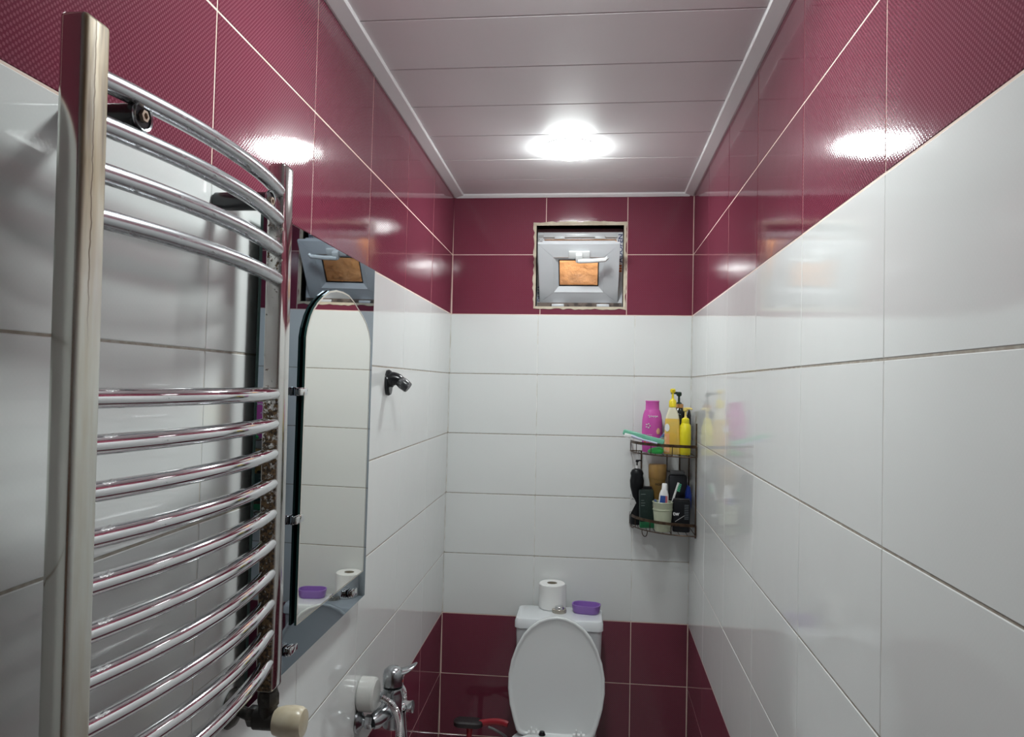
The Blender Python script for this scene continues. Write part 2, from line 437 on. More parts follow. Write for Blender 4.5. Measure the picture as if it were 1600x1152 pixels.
# plastic cornice strips hiding the panel ends
def cornice(name, mtx, x0, x1):
    prof = [(0.0, 2.492), (0.006, 2.4905), (0.038, 2.4965), (0.041, 2.500), (0.041, CZ+0.001), (0.0, CZ+0.001)]
    bm = bmesh.new(); poly(bm, prof, x0, x1, 'yz')
    o = obj(name, bm, M['cornice'], smooth=False); o.matrix_world = mtx; return struct(o)
cornice('trim_1', ML, -LEN, -0.0); cornice('trim_2', MR, 0.0, LEN)
bm = bmesh.new(); poly(bm, [(-0.0, 2.489), (-0.006, 2.4885), (-0.016, 2.497), (-0.018, CZ+0.001), (0.0, CZ+0.001)], 0.02, 0.985, 'yz')
struct(obj('trim_3', bm, M['cornice'], smooth=False))

# ------------------------------------------------------------------ ceiling lamps
def lamp(y, label, lens='lens'):
    t = thing('ceiling_lamp', label, 'lamp', (0.512, y, CZ), group='round ceiling lamps')
    bm = lathe(bmesh.new(), [(0.091, 0.0), (0.091, -0.003), (0.088, -0.005), (0.080, -0.005), (0.080, 0.0)], 40)
    obj('lamp_ring', bm, M['white_plastic'], t)
    pr = [(0.0905*math.cos(a), -0.0055 - 0.028*math.sin(a)) for a in [k*PI/2/8 for k in range(8)]]
    bm = lathe(bmesh.new(), [(0.086, -0.0052)] + pr + [(0.002, -0.0336)], 40)
    obj('lamp_diffuser', bm, M[lens], t)
lamp(-0.60, 'round white glowing ceiling lamp in front of the small window')
lamp(-1.85, 'round white ceiling lamp nearer the camera, between towel radiator and right wall', 'lens_near')

# ------------------------------------------------------------------ window
win = struct(bpy.data.objects.new('window_1', None)); COL.objects.link(win)
# ragged plaster edge round the opening
bm = bmesh.new(); rr = random.Random(3)
outer, inner = [], []
def side_pts(p, q, n):
    return [(p[0]+(q[0]-p[0])*k/n, p[1]+(q[1]-p[1])*k/n) for k in range(n)]
cs = [(OX0, OZ0), (OX1, OZ0), (OX1, OZ1), (OX0, OZ1)]
nrm = [(0, -1), (1, 0), (0, 1), (-1, 0)]
ip, op = [], []
for k in range(4):
    a, b = cs[k], cs[(k+1) % 4]
    for i, q in enumerate(side_pts(a, b, 22)):
        w = 0.0105 + rr.uniform(-0.0035, 0.0035) + (0.004 if k == 2 else 0)
        nx, nz = nrm[k]
        if i == 0: nx, nz = nrm[k][0]+nrm[k-1][0], nrm[k][1]+nrm[k-1][1]
        ip.append(q); op.append((q[0]+nx*w, q[1]+nz*w))
N = len(ip)
vi = [bm.verts.new((x, -0.0032, z)) for x, z in ip]; vo = [bm.verts.new((x, -0.0026+rr.uniform(-0.0008, 0.0006), z)) for x, z in op]
vj = [bm.verts.new((x, 0.199, z)) for x, z in ip]; vk = [bm.verts.new((x, 0.002, z)) for x, z in op]
for k in range(N):
    n_ = (k+1) % N
    bm.faces.new((vi[k], vi[n_], vo[n_], vo[k])); bm.faces.new((vj[k], vj[n_], vi[n_], vi[k])); bm.faces.new((vo[k], vo[n_], vk[n_], vk[k]))
obj('plaster_edge', bm, M['plaster'], win, smooth=False)
def ring(bm, x0, x1, z0, z1, w, y0, y1, bev=0.0):
    box(bm, x0, x0+w, y0, y1, z0, z1, bev); box(bm, x1-w, x1, y0, y1, z0, z1, bev)
    box(bm, x0+w, x1-w, y0, y1, z0, z0+w, bev); box(bm, x0+w, x1-w, y0, y1, z1-w, z1, bev)
    return bm
FY = 0.060
fx0, fx1, fz0, fz1 = OX0+0.001, OX1-0.001, OZ0+0.001, OZ1-0.016
fr = obj('window_frame', ring(bmesh.new(), fx0, fx1, fz0, fz1, 0.022, FY, 0.120, 0.0015), M['upvc'], win)
obj('jamb_strip', nbox(fx0, fx1, FY+0.002, 0.11, fz1, OZ1-0.0005), mat('maroon_jamb_reflection', (0.12, 0.05, 0.06), 0.7), fr, smooth=False)  # stands in for the top jamb; its dark maroon reflection put into the colour
obj('sill_shade_strip', nbox(fx0+0.002, fx1-0.002, FY-0.0015, FY+0.04, fz0, fz0+0.022), mat('sill_shade_brown', (0.17, 0.13, 0.11), 0.7, noise=(35, (0.06, 0.045, 0.04), 0.45, 0.6)), fr, smooth=False)  # strip added over the bottom rail; the gap's shade put into its colour
obj('frame_rebate', ring(bmesh.new(), fx0+0.022, fx1-0.022, fz0+0.022, fz1-0.022, 0.005, FY+0.012, 0.11), M['upvc'], fr, smooth=False)
for x in (0.455, 0.625):
    obj('frame_clip', nbox(x-0.022, x+0.022, FY-0.006, FY+0.01, fz1-0.030, fz1-0.014, 0.001), M['upvc'], fr)
NAVY = mat('navy_print', (0.02, 0.025, 0.12), 0.5); ORANGE = mat('orange_print', (0.55, 0.12, 0.02), 0.5); FILM = mat('protective_film', (0.62, 0.62, 0.66), 0.3)
# protective film with the maker's name printed along both upright frame pieces
for x, zs in ((fx1-0.0115, 1), (fx0+0.013, -1)):
    obj('film_strip', nbox(x-0.0115, x+0.0115, FY-0.0006, FY, fz0+0.02, fz1-0.012), FILM if zs > 0 else mat('dusty_film', (0.34, 0.33, 0.34), 0.4), fr, smooth=False)
lt = text_mesh('ADOPEN', 0.0255, 'lettering', NAVY, win, (fx1-0.0095, FY-0.0010, 2.288), (0, 0, 0), sx=1.18)
lt.rotation_euler = (PI/2, -PI/2, 0)
l2 = text_mesh('DUVA', 0.026, 'lettering', NAVY, win, (fx0+0.013, FY-0.0010, 2.095), (PI/2, -PI/2, 0))
l3 = text_mesh('RE', 0.026, 'lettering', FILM, win, (fx0+0.013, FY-0.0010, 2.318), (PI/2, PI/2, 0))
lg = bmesh.new()
for q in ((0, 0), (0, 0.011), (0, 0.022)): box(lg, fx1-0.016, fx1-0.003, FY-0.0010, FY-0.0006, 2.188+q[1], 2.195+q[1])
obj('film_logo', lg, ORANGE, win, smooth=False)

# the tilted-in sash
SW, SH = 0.328, 0.279
sash_rot = math.radians(38.6)
# local frame: front (room) face at y = 0, thickness towards +y, z up along the sash from its bottom edge
x0, x1 = -SW/2, SW/2; gx0, gx1, gz0, gz1 = x0+0.062, x1-0.062, 0.054, 0.217
bm = bmesh.new()
def quadprism(bm, pts, y0, y1, bev=0.0012): return poly(bm, pts, y0, y1, 'xz', bev)
for ins, ya, yb in ((0.0, 0.0, 0.016), (0.016, 0.0155, 0.058)):
    a0, a1, b0, b1 = x0+ins, x1-ins, ins, SH-ins
    quadprism(bm, [(a0, b0), (gx0, gz0), (gx0, gz1), (a0, b1)], ya, yb)
    quadprism(bm, [(a1, b0), (a1, b1), (gx1, gz1), (gx1, gz0)], ya, yb)
    quadprism(bm, [(a0, b0), (a1, b0), (gx1, gz0), (gx0, gz0)], ya, yb)
    quadprism(bm, [(a0, b1), (gx0, gz1), (gx1, gz1), (a1, b1)], ya, yb)
sash = obj('sash', bm, M['upvc'], win, smooth=False)
sash.location = (0.5380, 0.060, 2.056); sash.rotation_euler = (sash_rot, 0, 0)
def bead(bm, o, i, ya, yb):        # sloping glazing beads
    A = [bm.verts.new((x, ya, z)) for x, z in o]; B = [bm.verts.new((x, yb, z)) for x, z in i]
    for k in range(4): bm.faces.new((A[k], A[(k+1) % 4], B[(k+1) % 4], B[k]))
e_ = 0.001
o4 = [(gx0-e_, gz0-e_), (gx1+e_, gz0-e_), (gx1+e_, gz1+e_), (gx0-e_, gz1+e_)]
i4 = [(gx0+0.021, gz0+0.021), (gx1-0.021, gz0+0.021), (gx1-0.021, gz1-0.019), (gx0+0.021, gz1-0.019)]
bm = bmesh.new(); bead(bm, o4, i4, -0.0012, 0.015)
obj('glazing_bead', bm, M['upvc'], sash, smooth=False)
obj('gasket', ring(bmesh.new(), i4[0][0]-0.002, i4[1][0]+0.002, i4[0][1]-0.002, i4[2][1]+0.002, 0.005, 0.014, 0.019), M['gasket'], sash, smooth=False)
obj('glass_pane', nbox(i4[0][0]-0.006, i4[1][0]+0.006, 0.019, 0.023, i4[0][1]-0.006, i4[2][1]+0.006), M['glass'], sash, smooth=False)
bm = box(bmesh.new(), -0.040, 0.045, -0.013, 0.0, SH-0.062, SH-0.030, 0.003)
box(bm, -0.012, 0.016, -0.034, -0.010, SH-0.070, SH-0.034, 0.005)
tube(bm, [(-0.002, -0.030, SH-0.062), (0.054, -0.032, SH-0.060), (0.106, -0.030, SH-0.056), (0.116, -0.028, SH-0.046)], [0.010, 0.009, 0.009, 0.007], 10)
obj('window_handle', bm, M['white_plastic'], sash)
for x in (0.452, 0.640):
    obj('window_hinge', nbox(x-0.026, x+0.026, 0.040, 0.062, 2.038, 2.050, 0.002), M['upvc'], win)
# the rendered yard wall seen through the glass
struct(obj('wall_outside', nbox(-0.4, 1.5, 0.62, 0.70, 1.2, 3.2), M['brick'], smooth=False))

# ------------------------------------------------------------------ wall mirror
mir = thing('wall_mirror', 'grey smoked wall mirror panel carrying a clear arched mirror, right of the radiator', 'mirror')
mu = Vector((-0.0080, 1, 0)).normalized(); mv = Vector((LB, 0, 1)); mv = (mv - mu*mv.dot(mu)).normalized(); mn = mu.cross(mv).normalized()
MM = Matrix.Identity(4)
for i, c in enumerate((mu, -mn, mv)):
    for k in range(3): MM[k][i] = c[k]
MM.translation = Vector((0.0435, -1.5665, 1.577))
mir.matrix_world = MM        # local x towards back wall, local -y into the room, z up
def mp(name, bm, m, parent=mir, **k): return obj(name, bm, m, parent, **k)
hw = 0.3225; zb, zt = -0.400, 0.411
bm = nbox(-hw, hw, 0.0, 0.005, zb, zt)
for f in bm.faces: f.material_index = 0 if f.normal.y < -0.5 else 1
mp('grey_panel', bm, [M['grey_mirror'], M['glass_edge']], smooth=False)
mp('backing_board', nbox(-hw+0.04, hw-0.04, 0.005, 0.020, zb+0.04, zt-0.04), M['backing'], smooth=False)
arch = [(-1.716, 1.252), (-1.716, 1.790), (-1.7105, 1.8075), (-1.696, 1.832), (-1.680, 1.8491), (-1.657, 1.865), (-1.6307, 1.8785), (-1.596, 1.8925),
        (-1.5579, 1.8995), (-1.515, 1.9015), (-1.4759, 1.8995), (-1.440, 1.891), (-1.4068, 1.8785), (-1.366, 1.863), (-1.3361, 1.8478), (-1.312, 1.828), (-1.2975, 1.804), (-1.2975, 1.247)]
AO = [(-3.0284+(y+3.0284)*1.0067+1.5665, z-1.577) for y, z in arch]
bm = bmesh.new(); poly(bm, AO, -0.0075, -0.0030, 'xz')
bm.normal_update(); bmesh.ops.recalc_face_normals(bm, faces=bm.faces)
for f in bm.faces: f.material_index = 0 if f.normal.y < -0.5 else 1
am = mp('arched_mirror', bm, [M['mirror'], M['glass_edge']], smooth=False)
bm = bmesh.new()     # ground bevel line round the clear glass
def inset(pts, d):
    out = []; n = len(pts)
    for k in range(n):
        p0, p1, p2 = (Vector(pts[k-1]), Vector(pts[k]), Vector(pts[(k+1) % n]))
        e1, e2 = (p1-p0).normalized(), (p2-p1).normalized()
        nn = Vector((e1.y+e2.y, -e1.x-e2.x)).normalized()
        out.append((p1.x+nn.x*d, p1.y+nn.y*d))
    return out
IN = inset(AO, 0.004)
for k in range(len(AO)):
    n_ = (k+1) % len(AO)
    vs = [bm.verts.new((AO[k][0], -0.0074, AO[k][1])), bm.verts.new((AO[n_][0], -0.0074, AO[n_][1])), bm.verts.new((IN[n_][0], -0.0079, IN[n_][1])), bm.verts.new((IN[k][0], -0.0079, IN[k][1]))]
    bm.faces.new(vs)
mp('bevelled_edge', bm, mat('ground_glass', (0.62, 0.60, 0.54), 0.3, 0.3), am, smooth=False)
def clip(x, z, vertical):
    bm = bmesh.new()
    if vertical:
        box(bm, x-0.014, x+0.014, -0.009, -0.0005, z-0.008, z+0.008, 0.002)
        box(bm, x-0.008, x+0.022, -0.014, -0.0079, z-0.007, z+0.007, 0.002)
        box(bm, x-0.014, x-0.004, -0.014, -0.004, z-0.007, z+0.007, 0.002)
    else:
        box(bm, x-0.010, x+0.010, -0.009, -0.0005, z-0.010, z+0.016, 0.002)
        box(bm, x-0.010, x+0.010, -0.020, -0.0112, z-0.004, z+0.026, 0.003)
        box(bm, x-0.010, x+0.010, -0.020, -0.004, z-0.012, z-0.002, 0.003)
    mp('mirror_clip', bm, M['chrome'])
clip(-1.727+1.5665, 1.688-1.577, True); clip(-1.725+1.5665, 1.452-1.577, True)
clip(-1.375+1.5665, 1.219-1.577, True); clip(-1.735+1.5665, 1.217-1.577, True)

# ------------------------------------------------------------------ towel radiator
rad = thing('towel_radiator', 'curved chrome ladder towel radiator with rust-stained posts on the left wall', 'radiator', (0.098, -2.158, 1.232))
def post(y, m, z1):
    bm = box(bmesh.new(), -0.014, 0.014, -0.0185, 0.0185, 0.0, z1, 0.0055, 3)
    return obj('post', bm, m, rad, (0, y+2.158, 0))
pn = post(-2.3835, M['post_near'], 0.818); pf = post(-1.9345, M['post_far'], 0.812)
pn['label'] = 'near post with tan drip stains'; pf['label'] = 'far post with dark rust flecks'
barz = [2.000, 1.956, 1.909, 1.864] + [1.687-0.0456*k for k in range(10)]
for i, z in enumerate(barz):
    pts = []
    for k in range(25):
        t = -1 + 2*k/24
        pts.append((0.003 + 0.023*(1-t*t), t*0.209, 0))
    b = obj('bar', tube(bmesh.new(), pts, 0.0105, 16), M['bar_dusty'] if i < 4 else M['bar'], rad, (0, 0, z-1.232))
def bracket(y, z=0.738):
    bm = tube(bmesh.new(), [(-0.066, y, z), (0.016, y, z)], 0.0135, 20)
    b = obj('bracket', bm, M['black_plastic'], rad)
    bm = lathe(bmesh.new(), [(0.0155, 0.0145), (0.0160, 0.0165), (0.0155, 0.0185), (0.0135, 0.0175), (0.0135, 0.0145)], 24, 'x', (0, y, z))
    obj('bracket_ring', bm, M['satin_chrome'], b)
    bm = lathe(bmesh.new(), [(0.0065, 0.0155), (0.0065, 0.0200), (0.0035, 0.0202), (0.0030, 0.0180)], 6, 'x', (0, y, z))
    obj('bracket_screw', bm, mat('rusty_screw', (0.30, 0.22, 0.17), 0.45, 0.7), b)
bracket(-2.316+2.158, 0.749); bracket(-2.006+2.158)
DARKM = mat('dark_metal', (0.028, 0.025, 0.022), 0.45, 0.4, noise=(60, (0.09, 0.08, 0.07), 0.5, 0.7))  # near-black metal with paler mottling
vy = 0.2235
bm = tube(bmesh.new(), [(0, vy, 0.004), (0, vy, -0.030)], 0.0135, 18)
lathe(bm, [(0.016, -0.003), (0.0175, -0.006), (0.0175, -0.022), (0.016, -0.024)], 6, 'z', (0, vy, 0))
tube(bm, [(-0.020, vy, -0.047), (0.012, vy, -0.047)], 0.016, 18); tube(bm, [(0, vy, -0.024), (0, vy, -0.049)], 0.0145, 18)
tube(bm, [(-0.066, vy+0.030, -0.049), (-0.040, vy+0.015, -0.048), (-0.016, vy, -0.047)], 0.009, 14)
lathe(bm, [(0.0145, -0.034), (0.016, -0.032), (0.016, -0.020), (0.0145, -0.018)], 6, 'x', (0, vy+0.008, -0.047))
va = obj('radiator_valve', bm, DARKM, rad)
KN = [(0.012, 0.010), (0.0195, 0.013), (0.0235, 0.026), (0.0245, 0.040), (0.0235, 0.052), (0.020, 0.0575), (0.010, 0.059)]
obj('valve_knob', lathe(bmesh.new(), KN, 28, 'x', (0.0, vy, -0.049)), mat('cream_plastic', (0.62, 0.56, 0.43), 0.3, noise=(30, (0.50, 0.43, 0.30), 0.45, 0.7)), va)
obj('pipe_cover', lathe(bmesh.new(), [(0.031, -0.0765), (0.031, -0.075), (0.026, -0.068), (0.010, -0.060)], 28, 'x', (0, vy+0.034, -0.050)), DARKM, va)

# ------------------------------------------------------------------ black hand-shower holder on the left wall
t = thing('shower_holder', 'small black hand-shower holder fixed to the white left wall', 'holder', (0.0147, -1.004, 1.7065))
bm = lathe(bmesh.new(), [(0.0225, -0.001), (0.0235, 0.006), (0.0215, 0.012)], 24, 'x', (0, 0, 0), 1.0, 1.58)
tube(bm, smoothpath([(0.008, 0, 0.008), (0.018, 0, 0.011), (0.032, 0, 0.009), (0.043, 0, 0.002)], 4), [0.024 - 0.0009*k for k in range(13)], 16)
obj('wall_bracket', bm, M['black_plastic'], t)
d = Vector((0.75, 0, -0.55)).normalized()
c0 = Vector((0.036, 0, 0.006))
cup = bmesh.new(); tube(cup, [c0, c0+d*0.012, c0+d*0.030, c0+d*0.034], [0.0150, 0.0170, 0.0160, 0.0145], 18)
obj('holder_cup', cup, mat('worn_black_plastic', (0.03, 0.032, 0.035), 0.25, noise=(60, (0.22, 0.23, 0.24), 0.52, 0.7)), t)

# ------------------------------------------------------------------ mixer tap, wall cap
tap = thing('mixer_tap', 'chrome wall mixer tap with lever and flexible hoses, low on the left wall', 'tap', (0.008, -1.115, 0.84))
for s in (-0.075, 0.075):
    obj('rosette', lathe(bmesh.new(), [(0.014, 0.0), (0.030, 0.001), (0.029, 0.006), (0.018, 0.013), (0.014, 0.016)], 24, 'x', (0, s, 0)), M['satin_chrome'], tap)
for s in (-0.075, 0.075):
    bm = bmesh.new()
    lathe(bm, [(0.013, 0.010), (0.013, 0.030)], 16, 'x', (0, s, 0))
    lathe(bm, [(0.016, 0.022), (0.0175, 0.025), (0.0175, 0.038), (0.016, 0.041)], 6, 'x', (0, s, 0))
    obj('union_nut', bm, M['satin_chrome'], tap)
bm = bmesh.new()
for sg in (-1, 1):
    tube(bm, [(0.040, sg*0.075, 0), (0.046, sg*0.070, 0.001), (0.062, sg*0.035, 0.006), (0.070, 0, 0.010)], [0.0185, 0.0205, 0.0225, 0.024], 20)
lathe(bm, [(0.020, -0.052), (0.0245, -0.048), (0.0265, -0.020), (0.0270, 0.030), (0.0240, 0.040), (0.0240, 0.050), (0.0265, 0.055)], 24, 'z', (0.072, 0, 0.006))
obj('tap_body', bm, M['satin_chrome'], tap)
bm = lathe(bmesh.new(), [(0.024, 0.060), (0.0275, 0.063), (0.0275, 0.088), (0.024, 0.101), (0.016, 0.108), (0.004, 0.110)], 26, 'z', (0.072, 0, 0.004))
vsec = []
for (c_, w_, t_) in [((0.074, 0.004, 0.099), 0.024, 0.010), ((0.086, 0.012, 0.097), 0.023, 0.009), ((0.098, 0.023, 0.0965), 0.017, 0.006), ((0.110, 0.034, 0.100), 0.011, 0.004), ((0.119, 0.043, 0.105), 0.007, 0.003), ((0.124, 0.048, 0.109), 0.004, 0.002)]:
    pw = Vector((-0.70, 0.71, 0)); cc = Vector(c_); up_ = Vector((-0.15, -0.15, 1)).normalized()
    vsec.append([bm.verts.new(cc + pw*(w_*math.cos(a)) + up_*(t_*math.sin(a))) for a in [2*PI*k/12 for k in range(12)]])
for p, q in zip(vsec, vsec[1:]):
    for k in range(12): bm.faces.new((p[k], p[(k+1) % 12], q[(k+1) % 12], q[k]))
bm.faces.new(vsec[-1]); bm.faces.new(vsec[0][::-1])
lv = obj('lever_handle', bm, M['satin_chrome'], tap)
obj('lever_dot', nbox(0.097, 0.0995, -0.006, 0.006, 0.074, 0.082, 0.001), mat('red_dot', (0.4, 0.02, 0.02), 0.4), lv)
bm = bmesh.new(); tube(bm, [(0.070, 0.02, -0.012), (0.090, 0.055, -0.013)], 0.011, 16); lathe(bm, [(0.013, -0.012), (0.0155, -0.008), (0.0155, 0.034), (0.0175, 0.038), (0.0175, 0.042)], 4, 'x', (0.074, 0.055, -0.013))
obj('diverter', bm, M['chrome'], tap)
def hose(pts, r, ribbed, m, name='hose'):
    path = smoothpath(pts, 40 if ribbed else 10)
    rad_ = [r*(1+0.16*((k//2) % 2)) for k in range(len(path))] if ribbed else r
    obj(name, tube(bmesh.new(), path, rad_, 10), m, tap)
hose([(0.058, -0.056, 0.056), (0.086, -0.055, 0.036), (0.098, -0.042, -0.004), (0.099, -0.030, -0.055), (0.096, -0.024, -0.14), (0.08, -0.01, -0.28)], 0.0085, True, M['chrome'])
hose([(0.086, 0.050, -0.025), (0.088, 0.052, -0.06), (0.092, 0.060, -0.13), (0.09, 0.07, -0.30)], 0.0085, False, M['satin_chrome'])
hose([(0.050, 0.075, 0.045), (0.070, 0.092, 0.025), (0.080, 0.098, -0.02), (0.080, 0.10, -0.2)], 0.007, True, M['chrome'])
capd = obj('wall_cap', lathe(bmesh.new(), [(0.0385, 0.0), (0.0425, 0.004), (0.0430, 0.030), (0.0415, 0.040), (0.036, 0.0445), (0.012, 0.046)], 36, 'x'),
           mat('grey_white_plastic', (0.58, 0.58, 0.56), 0.18), None, (0.0085, -1.174, 0.903))
tag(capd, 'round glossy grey-white wall cap just above the mixer tap', 'wall cap')  # plain round drum on the wall, its use unknown

# ------------------------------------------------------------------ toilet
TX = 0.486
wc = thing('toilet', 'white ceramic toilet with raised lid against the back wall', 'toilet', (TX, 0, 0))
TZ = 0.812
bm = bmesh.new(); ys = (-0.222, -0.045)
def rrect(w0, y0, y1, r, n=5):
    """rounded rectangle outline in x, y"""
    out = []
    for cx, cy, a0 in ((w0-r, y1-r, 0), (-w0+r, y1-r, PI/2), (-w0+r, y0+r, PI), (w0-r, y0+r, 1.5*PI)):
        for k in range(n+1):
            a = a0 + k*PI/2/n; out.append((cx+r*math.cos(a), cy+r*math.sin(a)))
    return out
def loft(bm, secs, cap=True):
    rings = [[bm.verts.new((x, y, z)) for x, y in s] for s, z in secs]; n = len(rings[0])
    for a, b in zip(rings, rings[1:]):
        for k in range(n): bm.faces.new((a[k], a[(k+1) % n], b[(k+1) % n], b[k]))
    if cap: bm.faces.new(rings[0][::-1]); bm.faces.new(rings[-1])
    return bm
loft(bm, [(rrect(0.128, -0.190, -0.050, 0.03), 0.395), (rrect(0.150, -0.205, -0.048, 0.03), 0.43), (rrect(0.160, -0.212, -0.046, 0.028), 0.60), (rrect(0.1655, -0.214, -0.046, 0.026), TZ-0.034)])
obj('tank', bm, M['ceramic'], wc)
bm = bmesh.new()
loft(bm, [(rrect(0.166, -0.220, -0.042, 0.022), TZ-0.040), (rrect(0.1695, -0.224, -0.040, 0.022), TZ-0.036), (rrect(0.1690, -0.224, -0.040, 0.022), TZ-0.012), (rrect(0.164, -0.219, -0.043, 0.022), TZ-0.002), (rrect(0.155, -0.210, -0.050, 0.02), TZ)])
obj('tank_lid', bm, M['ceramic'], wc)
bt = obj('flush_button', lathe(bmesh.new(), [(0.0285, TZ-0.001), (0.0295, TZ+0.004), (0.0280, TZ+0.012), (0.022, TZ+0.0135), (0.0195, TZ+0.0125)], 28, 'z', (-0.002, -0.118, 0)), mat('beige_chrome', (0.46, 0.42, 0.36), 0.25, 0.7), wc)
obj('button_cap', lathe(bmesh.new(), [(0.0195, TZ+0.011), (0.0195, TZ+0.019), (0.016, TZ+0.024), (0.004, TZ+0.0255)], 24, 'z', (-0.002, -0.118, 0)), M['chrome'], bt)
# bowl and foot
def egg(wd, y0, y1, n=36, k=0.55):
    out = []
    for i in range(n):
        a = 2*PI*i/n; c, s = math.cos(a), math.sin(a)
        yc = y1 + (y0-y1)*0.42
        y = yc + (s*(y1-yc) if s > 0 else s*(yc-y0))
        x = wd*math.copysign(abs(c)**0.85, c)
        out.append((x, y))
    return out
bm = bmesh.new()
loft(bm, [(egg(0.115, -0.47, -0.13), 0.0), (egg(0.110, -0.47, -0.13), 0.06), (egg(0.105, -0.50, -0.14), 0.16), (egg(0.150, -0.62, -0.14), 0.30), (egg(0.178, -0.69, -0.16), 0.375), (egg(0.180, -0.695, -0.165), 0.395)])
box(bm, -0.150, 0.150, -0.30, -0.052, 0.30, 0.395, 0.02)
obj('bowl', bm, M['ceramic'], wc)
bm = bmesh.new()
O, I = egg(0.183, -0.70, -0.275), egg(0.118, -0.63, -0.33)
vs = [[bm.verts.new((x, y, z)) for x, y in s] for s, z in ((O, 0.397), (O, 0.412), (I, 0.416), (I, 0.397))]
for a, b in zip(vs, vs[1:]+vs[:1]):
    for k in range(36): bm.faces.new((a[k], a[(k+1) % 36], b[(k+1) % 36], b[k]))
obj('seat', bm, M['seat'], wc)
# raised lid: shell with rim, seen from its underside
LT = [(0.0, 0.120), (0.012, 0.136), (0.04, 0.1465), (0.12, 0.158), (0.25, 0.1735), (0.38, 0.181), (0.50, 0.180), (0.62, 0.1705), (0.74, 0.152), (0.84, 0.127), (0.91, 0.100), (0.96, 0.068), (0.99, 0.033), (1.0, 0.0)]
LH = 0.434
out = [(w, t_*LH) for t_, w in LT] + [(-w, t_*LH) for t_, w in LT[-2::-1]]
def scaled(s, dz=0.0):
    cz = LH*0.45
    return [(x*s, cz + (z-cz)*(1-(1-s)*0.86) + dz) for x, z in out]
bm = bmesh.new()
layers = [(1.0, 0.0), (1.0, -0.012), (0.985, -0.0155), (0.955, -0.0155), (0.935, -0.011), (0.90, -0.0085), (0.5, -0.0075), (0.02, -0.0075)]
rings = [[bm.verts.new((x, y, z)) for x, z in scaled(s)] for s, y in layers]
n = len(rings[0])
for a, b in zip(rings, rings[1:]):
    for k in range(n): bm.faces.new((a[k], a[(k+1) % n], b[(k+1) % n], b[k]))
bm.faces.new(rings[-1])
back = [[bm.verts.new((x, y, z)) for x, z in scaled(s)] for s, y in ((0.94, 0.008), (0.5, 0.012), (0.02, 0.012))]
for a, b in zip([rings[0]]+back, back):
    for k in range(n): bm.faces.new((a[k], b[k], b[(k+1) % n], a[(k+1) % n]))
bm.faces.new(back[-1])
lid_o = obj('lid', bm, M['seat'], wc, (-0.004, -0.274, 0.400), (math.radians(-5.5), 0, 0), angle=60)
for x in (-0.083, 0.083):
    bm = tube(bmesh.new(), [(x-0.022, -0.290, 0.414), (x+0.022, -0.290, 0.414)], 0.009, 14)
    box(bm, x-0.013, x-0.006, -0.302, -0.286, 0.405, 0.438, 0.003); box(bm, x+0.005, x+0.012, -0.300, -0.280, 0.397, 0.428, 0.003)
    obj('lid_hinge', bm, M['white_plastic'], wc)
obj('rubber_bumper', lathe(bmesh.new(), [(0.012, 0.0), (0.013, 0.004), (0.009, 0.014), (0.003, 0.016)], 18, 'z', (-0.052, -0.302, 0.413)), M['black_plastic'], wc)

# things on the tank
rl = thing('toilet_paper_roll', 'white toilet paper roll standing on the toilet tank', 'toilet paper', (0.452, -0.063, TZ))
PAPER = mat('tissue', (0.80, 0.80, 0.79), 0.95, bump=(120, 0.25, 0.002))
bm = bmesh.new(); prof = [(0.0205, 0.0), (0.049, 0.0), (0.0525, 0.003), (0.0530, 0.050), (0.0525, 0.096), (0.050, 0.099), (0.0205, 0.099)]
rings = [[bm.verts.new((r*math.cos(2*PI*k/36)*(1+0.012*math.sin(3*2*PI*k/36+h*30)), r*math.sin(2*PI*k/36), h)) for k in range(36)] for r, h in prof]
for a, b in zip(rings, rings[1:]+rings[:1]):
    for k in range(36): bm.faces.new((a[k], a[(k+1) % 36], b[(k+1) % 36], b[k]))
roll = obj('paper', bm, PAPER, rl)
obj('cardboard_core', lathe(bmesh.new(), [(0.0203, 0.001), (0.0203, 0.0975), (0.0195, 0.0975), (0.0195, 0.002)], 30), mat('cardboard', (0.30, 0.25, 0.19), 0.9), rl)
bm = bmesh.new()     # loose torn end of the sheet
a0 = math.radians(-30); vs = []
for k in range(9):
    a = a0 + k*0.05; r = 0.0535 + 0.0004*k
    vs.append([bm.verts.new((r*math.cos(a) + (0.0005*k/8), r*math.sin(a), z)) for z in (0.004 + 0.003*math.sin(k*1.7), 0.03, 0.06, 0.096)])
for p, q in zip(vs, vs[1:]):
    for k in range(3): bm.faces.new((p[k], p[k+1], q[k+1], q[k]))
obj('loose_sheet', bm, PAPER, rl)
bm = bmesh.new()
P = mat('purple_plastic', (0.27, 0.14, 0.46), 0.35)
def stad(a, b, r): return [(x, y) for x, y in rrect(a, -b, b, r, 6)]
secs = [(stad(0.048, 0.030, 0.026), 0.0), (stad(0.0525, 0.0345, 0.030), 0.006), (stad(0.0565, 0.0385, 0.033), 0.030), (stad(0.0565, 0.0385, 0.033), 0.033), (stad(0.0525, 0.0345, 0.030), 0.033), (stad(0.049, 0.031, 0.027), 0.010), (stad(0.040, 0.022, 0.02), 0.008)]
loft(bm, secs)
sd = obj('soap_dish', bm, P, None, (0.590, -0.105, TZ), (0, 0, math.radians(-9)))
tag(sd, 'purple plastic soap dish on the toilet tank lid', 'soap dish')

